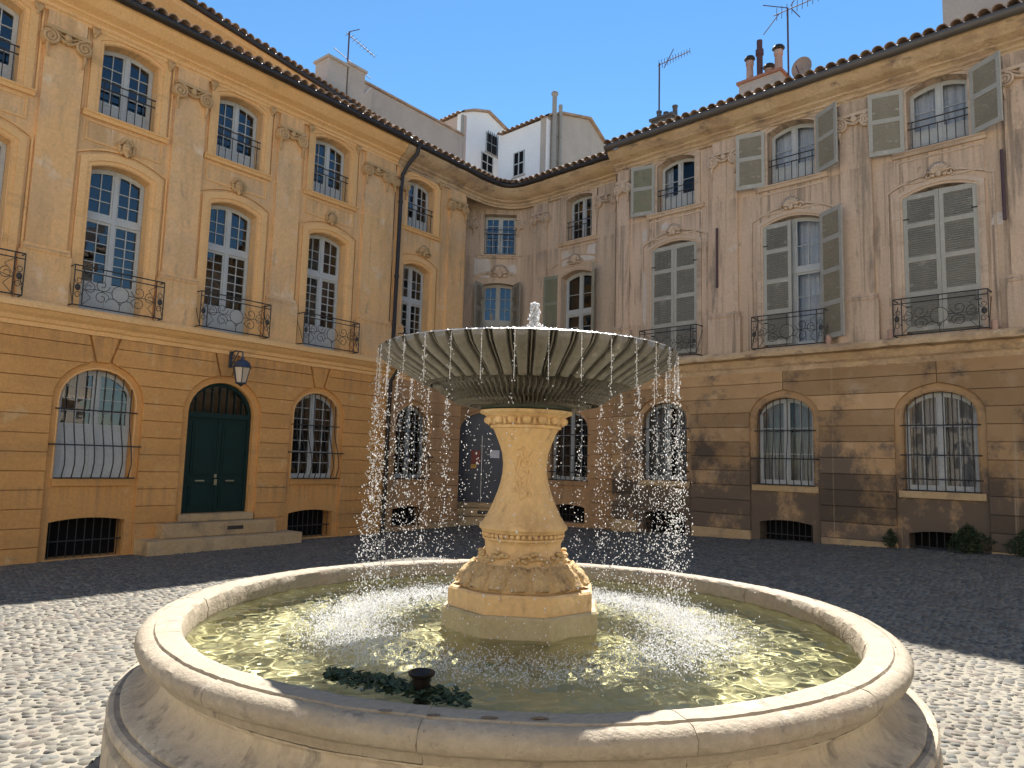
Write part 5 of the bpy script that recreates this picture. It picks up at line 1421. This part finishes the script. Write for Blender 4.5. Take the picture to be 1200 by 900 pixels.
    F_ = np.stack([idx[:-1], nx[:-1], nx[1:], idx[1:]], -1).reshape(-1, 4)
    bb = MB(); bb.v = V.reshape(-1, 3).tolist(); bb.f = F_.tolist()
    bowl = bb.build('bowl', 'bowl', G, smooth=38)
    MB().lathe([(0.0, 2.292), (0.88, 2.292)], 64, C).build('bowl_water', 'water', bowl, smooth=True)
    return G
make_fountain()

def make_water():
    N_ = 420; xs = np.linspace(-1.9, 1.9, N_)
    X, Y = np.meshgrid(xs, xs); Rr = np.hypot(X, Y); Z = np.zeros_like(X)
    rng = np.random.default_rng(3)
    for i in range(64):
        k = rng.uniform(18, 72); a = rng.uniform(0, 2 * PI); ph = rng.uniform(0, 2 * PI)
        Z += 0.029 / k * np.sin(k * (X * np.cos(a) + Y * np.sin(a)) + ph)
    Z *= 0.62 + 0.38 * np.clip(Rr / 1.6, 0, 1)
    # agitated ring where the curtain falls
    ring = np.exp(-((Rr - 0.96) / 0.17) ** 2) + 0.35 * np.exp(-((Rr - 0.75) / 0.2) ** 2)
    W = np.zeros_like(X)
    for i in range(160):
        a = rng.uniform(0, 2 * PI); r0 = rng.normal(0.97, 0.09); cx, cy = r0 * np.cos(a), r0 * np.sin(a)
        dd = np.hypot(X - cx, Y - cy); W += 0.010 * np.cos(dd * rng.uniform(60, 110)) * np.exp(-(dd / rng.uniform(0.05, 0.13)) ** 2)
    Z = Z + W * ring * 0.9
    keep = Rr < 1.889
    idx = np.arange(N_ * N_).reshape(N_, N_)
    cell = keep[:-1, :-1] & keep[1:, :-1] & keep[:-1, 1:] & keep[1:, 1:]
    f = np.stack([idx[:-1, :-1], idx[:-1, 1:], idx[1:, 1:], idx[1:, :-1]], -1)[cell]
    used = np.unique(f); mp = np.full(N_ * N_, -1); mp[used] = np.arange(len(used))
    V = np.stack([X + FX, Y + FY, Z + WZ], -1).reshape(-1, 3)[used]
    # push the jagged outer vertices out to the wall
    b = MB(); b.v = V.tolist(); b.f = mp[f].tolist()
    o = b.build('water', 'water', smooth=True)
    tag(o, 'clear greenish rippling water filling the fountain basin', 'water', kind='structure')
    o.cycles.is_caustics_caster = True
make_water()

def octa_cloud(name, P, R, mat, label, cat, stretchz=None):
    n = len(P); base = np.array([(1, 0, 0), (-1, 0, 0), (0, 1, 0), (0, -1, 0), (0, 0, 1), (0, 0, -1)], float)
    # subdivided octahedron: 18 vertices
    pts = [tuple(p) for p in base]; fc = []
    tri = [(0, 2, 4), (2, 1, 4), (1, 3, 4), (3, 0, 4), (2, 0, 5), (1, 2, 5), (3, 1, 5), (0, 3, 5)]; mid = {}
    def md(a, c):
        k = (min(a, c), max(a, c))
        if k not in mid:
            v = (np.array(pts[a]) + np.array(pts[c])); v /= np.linalg.norm(v); mid[k] = len(pts); pts.append(tuple(v))
        return mid[k]
    for a, c, d in tri:
        ac, cd, da = md(a, c), md(c, d), md(d, a); fc += [(a, ac, da), (ac, c, cd), (da, cd, d), (ac, cd, da)]
    S = np.array(pts); Fc = np.array(fc)
    sc = np.ones((n, 3)) * R[:, None]
    if stretchz is not None: sc[:, 2] *= stretchz
    V = (P[:, None] + S[None] * sc[:, None]).reshape(-1, 3)
    F_ = (Fc[None] + (np.arange(n) * len(S))[:, None, None]).reshape(-1, 3)
    me = bpy.data.meshes.new(name); me.vertices.add(len(V)); me.vertices.foreach_set('co', V.ravel())
    me.loops.add(F_.size); me.loops.foreach_set('vertex_index', F_.ravel().astype(np.int32))
    me.polygons.add(len(F_)); me.polygons.foreach_set('loop_start', np.arange(0, F_.size, 3, dtype=np.int32))
    me.polygons.foreach_set('use_smooth', np.ones(len(F_), bool)); me.update(calc_edges=True); me.materials.append(M[mat]); me.validate()
    return tag(put(name, me), label, cat, kind='stuff')
def falling_water():
    rng = np.random.default_rng(11); P = []; R = []; S = []
    NB = 34
    for k in range(NB):
        a0 = 2 * PI * (k + 0.0) / NB; dens = rng.uniform(0.6, 1.25) * (0.30 + 0.95 * smooth01((abs(math.cos(a0)) - 0.25) / 0.55))
        n = int(300 * dens)
        for i in range(n):
            t = rng.uniform(0, 1) ** 0.85; z = 2.285 - t * (2.285 - WZ - 0.01)
            spread = 0.004 + 0.050 * t ** 0.9
            r = 0.935 + rng.normal(0, 1) * spread * 0.9 + 0.03 * t; a = a0 + rng.normal(0, 1) * spread * 0.9
            P.append((FX + r * math.cos(a), FY + r * math.sin(a), z)); big = rng.uniform(0, 1)
            R.append(rng.uniform(0.0015, 0.0036) * (1.4 if big > 0.85 else 1.0)); S.append(rng.uniform(1.0, 1.7))
        # unbroken thread just under the lip
        for i in range(16):
            z = 2.288 - 0.016 * i; P.append((FX + (0.936 + 0.001 * i * 0.3) * math.cos(a0), FY + 0.936 * math.sin(a0), z)); R.append(rng.uniform(0.0014, 0.0026)); S.append(4.5)
    octa_cloud('falling_water', np.array(P), np.array(R), 'drops', 'curtain of white water drops falling from the fluted bowl rim', 'falling water', np.array(S))
    # splash ring
    P = []; R = []
    for i in range(46000):
        a = rng.uniform(0, 2 * PI); r = rng.normal(1.06, 0.15)
        if rng.uniform() > 0.30 + 0.70 * max(0.0, abs(math.cos(a)) * 0.8 + 0.3 * math.sin(a)): continue
        hgt = WZ + 0.006 + abs(rng.normal(0, 1)) * 0.006 + (rng.exponential(0.035) if rng.uniform() < 0.05 else 0)
        P.append((FX + r * math.cos(a), FY + r * math.sin(a), hgt)); R.append(rng.uniform(0.0014, 0.0038))
    octa_cloud('splash', np.array(P), np.array(R), 'drops', 'white sparkling splash where falling drops strike the basin water', 'splash')
    P = []; R = []; S = []
    for i in range(900):                         # little jet in the middle of the bowl
        t = rng.uniform(0, 1); z = 2.28 + 0.36 * t; w = 0.010 + 0.034 * (1 - t) ** 1.5 + (0.012 if 0.35 < t < 0.6 else 0)
        P.append((FX + 0.035 + rng.normal(0, w), FY + rng.normal(0, w), z)); R.append(rng.uniform(0.0025, 0.0075)); S.append(rng.uniform(1, 2.4))
    octa_cloud('water_jet', np.array(P), np.array(R), 'drops', 'small white bubbling jet at the centre of the fountain bowl', 'water jet', np.array(S))
falling_water()

def basin_bits():
    x, y = -0.345, 3.135
    t = thing('overflow_funnel', 'dark bronze overflow funnel standing in the basin beside green algae', 'funnel', (x, y, 0.2))
    MB().lathe([(0.022, 0.18), (0.022, 0.66), (0.028, 0.675), (0.036, 0.69), (0.040, 0.715), (0.056, 0.728), (0.058, 0.738), (0.050, 0.742), (0.030, 0.725), (0.0, 0.70)], 20, (x, y)).build('pipe', 'bronze', t, smooth=40)
    b = MB()
    for i in range(900):
        u = random.random(); cx = -0.80 + 0.66 * u; cy = 3.36 - 0.32 * u + random.gauss(0, 0.045)
        w = random.uniform(0.012, 0.03); a = random.uniform(0, PI); z = WZ + random.uniform(-0.01, 0.022)
        dx, dy = w * math.cos(a), w * math.sin(a); e = random.uniform(-0.012, 0.012)
        b.add([(cx - dx, cy - dy, z), (cx + dy * 0.35, cy - dx * 0.35, z + e), (cx + dx, cy + dy, z + random.uniform(-0.008, 0.012)), (cx - dy * 0.35, cy + dx * 0.35, z - e)], [(0, 1, 2, 3)])
    o = b.build('algae_mat', 'algae'); tag(o, 'dark green algae mat floating inside the basin rim', 'algae', kind='stuff')
basin_bits()

# ================================================================== SMALL THINGS
def lantern():
    cx, y, z = 7.42, -0.52, 3.0
    p = FL @ Vector((cx, y, z)); t = thing('wall_lantern', 'blue grey street lantern on bracket above green arched door', 'lantern', p)
    b = MB(); b.box(cx - 0.03, cx + 0.03, -0.10, -0.065, 3.34, 3.66); b.tube([(cx, -0.07, 3.62), (cx, -0.25, 3.66), (cx, y, 3.62), (cx, y, 3.50)], 0.016, 6)
    b.tube([(cx, -0.07, 3.38), (cx, -0.22, 3.46), (cx, -0.36, 3.63)], 0.012, 6); b.tube(spiral(cx, 0, 0.06, 0.015, 0, 1.3, 0, 14) and [(cx, -0.16 + 0.05 * math.cos(k * 0.6), 3.56 + 0.05 * math.sin(k * 0.6)) for k in range(11)], 0.009, 5)
    b.build('bracket', 'lamp_cap', t, FL)
    q = MB(); q.lathe([(0.0, 3.53), (0.035, 3.52), (0.04, 3.47), (0.10, 3.45), (0.15, 3.40), (0.175, 3.33), (0.19, 3.31), (0.17, 3.305), (0.0, 3.31)], 16, (cx, y)); q.build('cap', 'lamp_cap', t, FL, smooth=40)
    n = 6
    for k in range(n):
        a0, a1 = 2 * PI * k / n + 0.1, 2 * PI * (k + 1) / n + 0.1
        g = MB().add([(cx + 0.095 * math.cos(a0), y + 0.095 * math.sin(a0), 3.02), (cx + 0.095 * math.cos(a1), y + 0.095 * math.sin(a1), 3.02), (cx + 0.16 * math.cos(a1), y + 0.16 * math.sin(a1), 3.308), (cx + 0.16 * math.cos(a0), y + 0.16 * math.sin(a0), 3.308)], [(0, 1, 2, 3)])
        g.build('glass_pane', 'lamp_glass', t, FL)
        MB().tube([(cx + 0.098 * math.cos(a0), y + 0.098 * math.sin(a0), 3.0), (cx + 0.168 * math.cos(a0), y + 0.168 * math.sin(a0), 3.31)], 0.009, 5).build('rib', 'lamp_cap', t, FL)
    q = MB(); q.lathe([(0.0, 2.94), (0.02, 2.95), (0.05, 2.98), (0.105, 3.0), (0.105, 3.02), (0.0, 3.02)], 16, (cx, y)); q.build('base', 'lamp_cap', t, FL, smooth=40)
lantern()
def antenna(F, x, y, z0, z1, yagis, label, cross=()):
    p = F @ Vector((x, y, z0)); t = thing('roof_antenna', label, 'antenna', p, 'roof antennas')
    MB().tube([(x, y, z0), (x, y, z1)], 0.022, 6).build('mast', 'rust', t, F)
    for (zb, dx, dz, dy, ln, back, n, el) in yagis:
        d = Vector((dx, dy, dz)).normalized(); a = Vector((x, y, zb)) - d * back; e = Vector((x, y, zb)) + d * ln
        bm = MB().tube([a, e], 0.013, 5).build('boom', 'rust', t, F)
        side = d.cross(Vector((0, 0, 1))).normalized()
        if abs(dz) > 5: side = Vector((0, 1, 0))
        side = (side * 0.8 + Vector((0.35, 0, 0.55))).normalized()
        for k in range(n):
            c = a + (e - a) * (0.05 + 0.95 * k / (n - 1)); w = el * (1 - 0.45 * k / n)
            MB().tube([c - side * w, c + side * w], 0.007, 4).build('element', 'rust', bm, F)
    for (zb, dx0, dx1, dz0, dz1) in cross:
        MB().tube([(x + dx0, y, zb + dz0), (x + dx1, y, zb + dz1)], 0.012, 5).build('cross_arm', 'rust', t, F)
antenna(FL, 11.95, 2.8, 12.5, 13.80, [(13.7, 1, -0.12, 0.1, 1.05, 0.1, 9, 0.10)], 'television antenna with two arms on the grey twin chimney', cross=((12.95, -0.5, 0.85, 0.12, -0.2), (13.75, 0.0, 0.35, 0.05, 0.3)))
antenna(FR, -10.22, 2.0, 11.15, 12.85, [(12.80, 1, 0.04, 0.0, 0.95, 0.05, 12, 0.13)], 'slim single yagi antenna on the small dark chimney', cross=((12.75, 0.15, 0.45, -0.1, 0.35),))
antenna(FR, -6.62, 2.05, 11.2, 12.95, [(12.90, 1, 0.02, 0.0, 1.25, 0.35, 13, 0.16)], 'large double antenna above the row of clay chimney pots', cross=((12.95, -0.62, 0.0, 0.34, 0.0), (12.6, -0.62, -0.2, -0.1, 0.3), (12.95, 0.08, 0.36, 0.02, 0.38), (12.88, 0.10, 0.30, 0.0, -0.3)))
def dish():
    x, y, z = -6.42, 2.35, 11.45
    t = thing('satellite_dish', 'beige satellite dish behind the clay chimney pots', 'dish', FR @ Vector((x, y, 11.0)))
    v = [(x, y + 0.06, z)]; f = []; n = 24
    for j, r in enumerate((0.10, 0.18, 0.25)):
        for k in range(n): a = 2 * PI * k / n; v.append((x + r * math.cos(a), y + 0.06 - 0.9 * r * r, z + r * 1.12 * math.sin(a)))
    for k in range(n):
        k2 = (k + 1) % n; f.append((0, 1 + k2, 1 + k))
        for j in range(2): f.append((1 + j * n + k, 1 + j * n + k2, 1 + (j + 1) * n + k2, 1 + (j + 1) * n + k))
    MB().add(v, f).build('reflector', 'dish', t, FR, smooth=True)
    MB().tube([(x, y + 0.08, 10.3), (x, y + 0.08, z)], 0.025, 6).build('mast', 'rust', t, FR)
    MB().tube([(x, y, z - 0.3), (x, y - 0.35, z - 0.1)], 0.015, 5).build('feed_arm', 'rust', t, FR)
dish()
def shrub(x, y, w, h, n, label):
    base = FR @ Vector((x, y, 0)); gz = ground_z(base.x, base.y)
    t = thing('shrub', label, 'shrub', (base.x, base.y, gz), 'shrubs at the foot of the sooty wall')
    s = MB(); l = MB()
    for k in range(7):
        a = random.uniform(0, 2 * PI); e = random.uniform(0.3, 0.9)
        tip = (base.x + w * 0.45 * e * math.cos(a), base.y + w * 0.35 * e * math.sin(a), gz + h * random.uniform(0.5, 0.95))
        s.tube([(base.x, base.y, gz - 0.02), ((base.x + tip[0]) / 2, (base.y + tip[1]) / 2, gz + h * 0.4), tip], [0.012, 0.009, 0.004], 5)
    for i in range(n):
        u = random.random() ** 0.6; a = random.uniform(0, 2 * PI); zz = random.random()
        r = (0.25 + 0.75 * math.sin(PI * min(1, 0.18 + zz * 0.82))) * u; lump = 1 + 0.25 * math.sin(3 * a + zz * 5)
        c = Vector((base.x + w / 2 * r * lump * math.cos(a), base.y + w * 0.4 * r * lump * math.sin(a), gz + 0.02 + h * zz * (1 - 0.3 * u)))
        d = Vector((random.gauss(0, 1), random.gauss(0, 1), random.gauss(0.4, 0.8))).normalized(); sd = d.cross(Vector((random.random(), random.random(), 0.3))).normalized(); L = random.uniform(0.03, 0.06)
        l.add([c, c + d * L * 0.5 + sd * L * 0.22, c + d * L, c + d * L * 0.5 - sd * L * 0.22], [(0, 1, 2, 3)])
    s.build('stem', 'twig', t); l.build('crown', 'leaf', t)
shrub(-4.02, -0.16, 0.26, 0.36, 420, 'small dark upright shrub at the pier between two barred windows')
shrub(-2.78, -0.24, 0.72, 0.50, 1500, 'broad dark shrub growing before a low vent grating')
shrub(-1.95, -0.24, 0.70, 0.46, 1400, 'dark rounded shrub beyond the low vent grating against plain sooty wall')
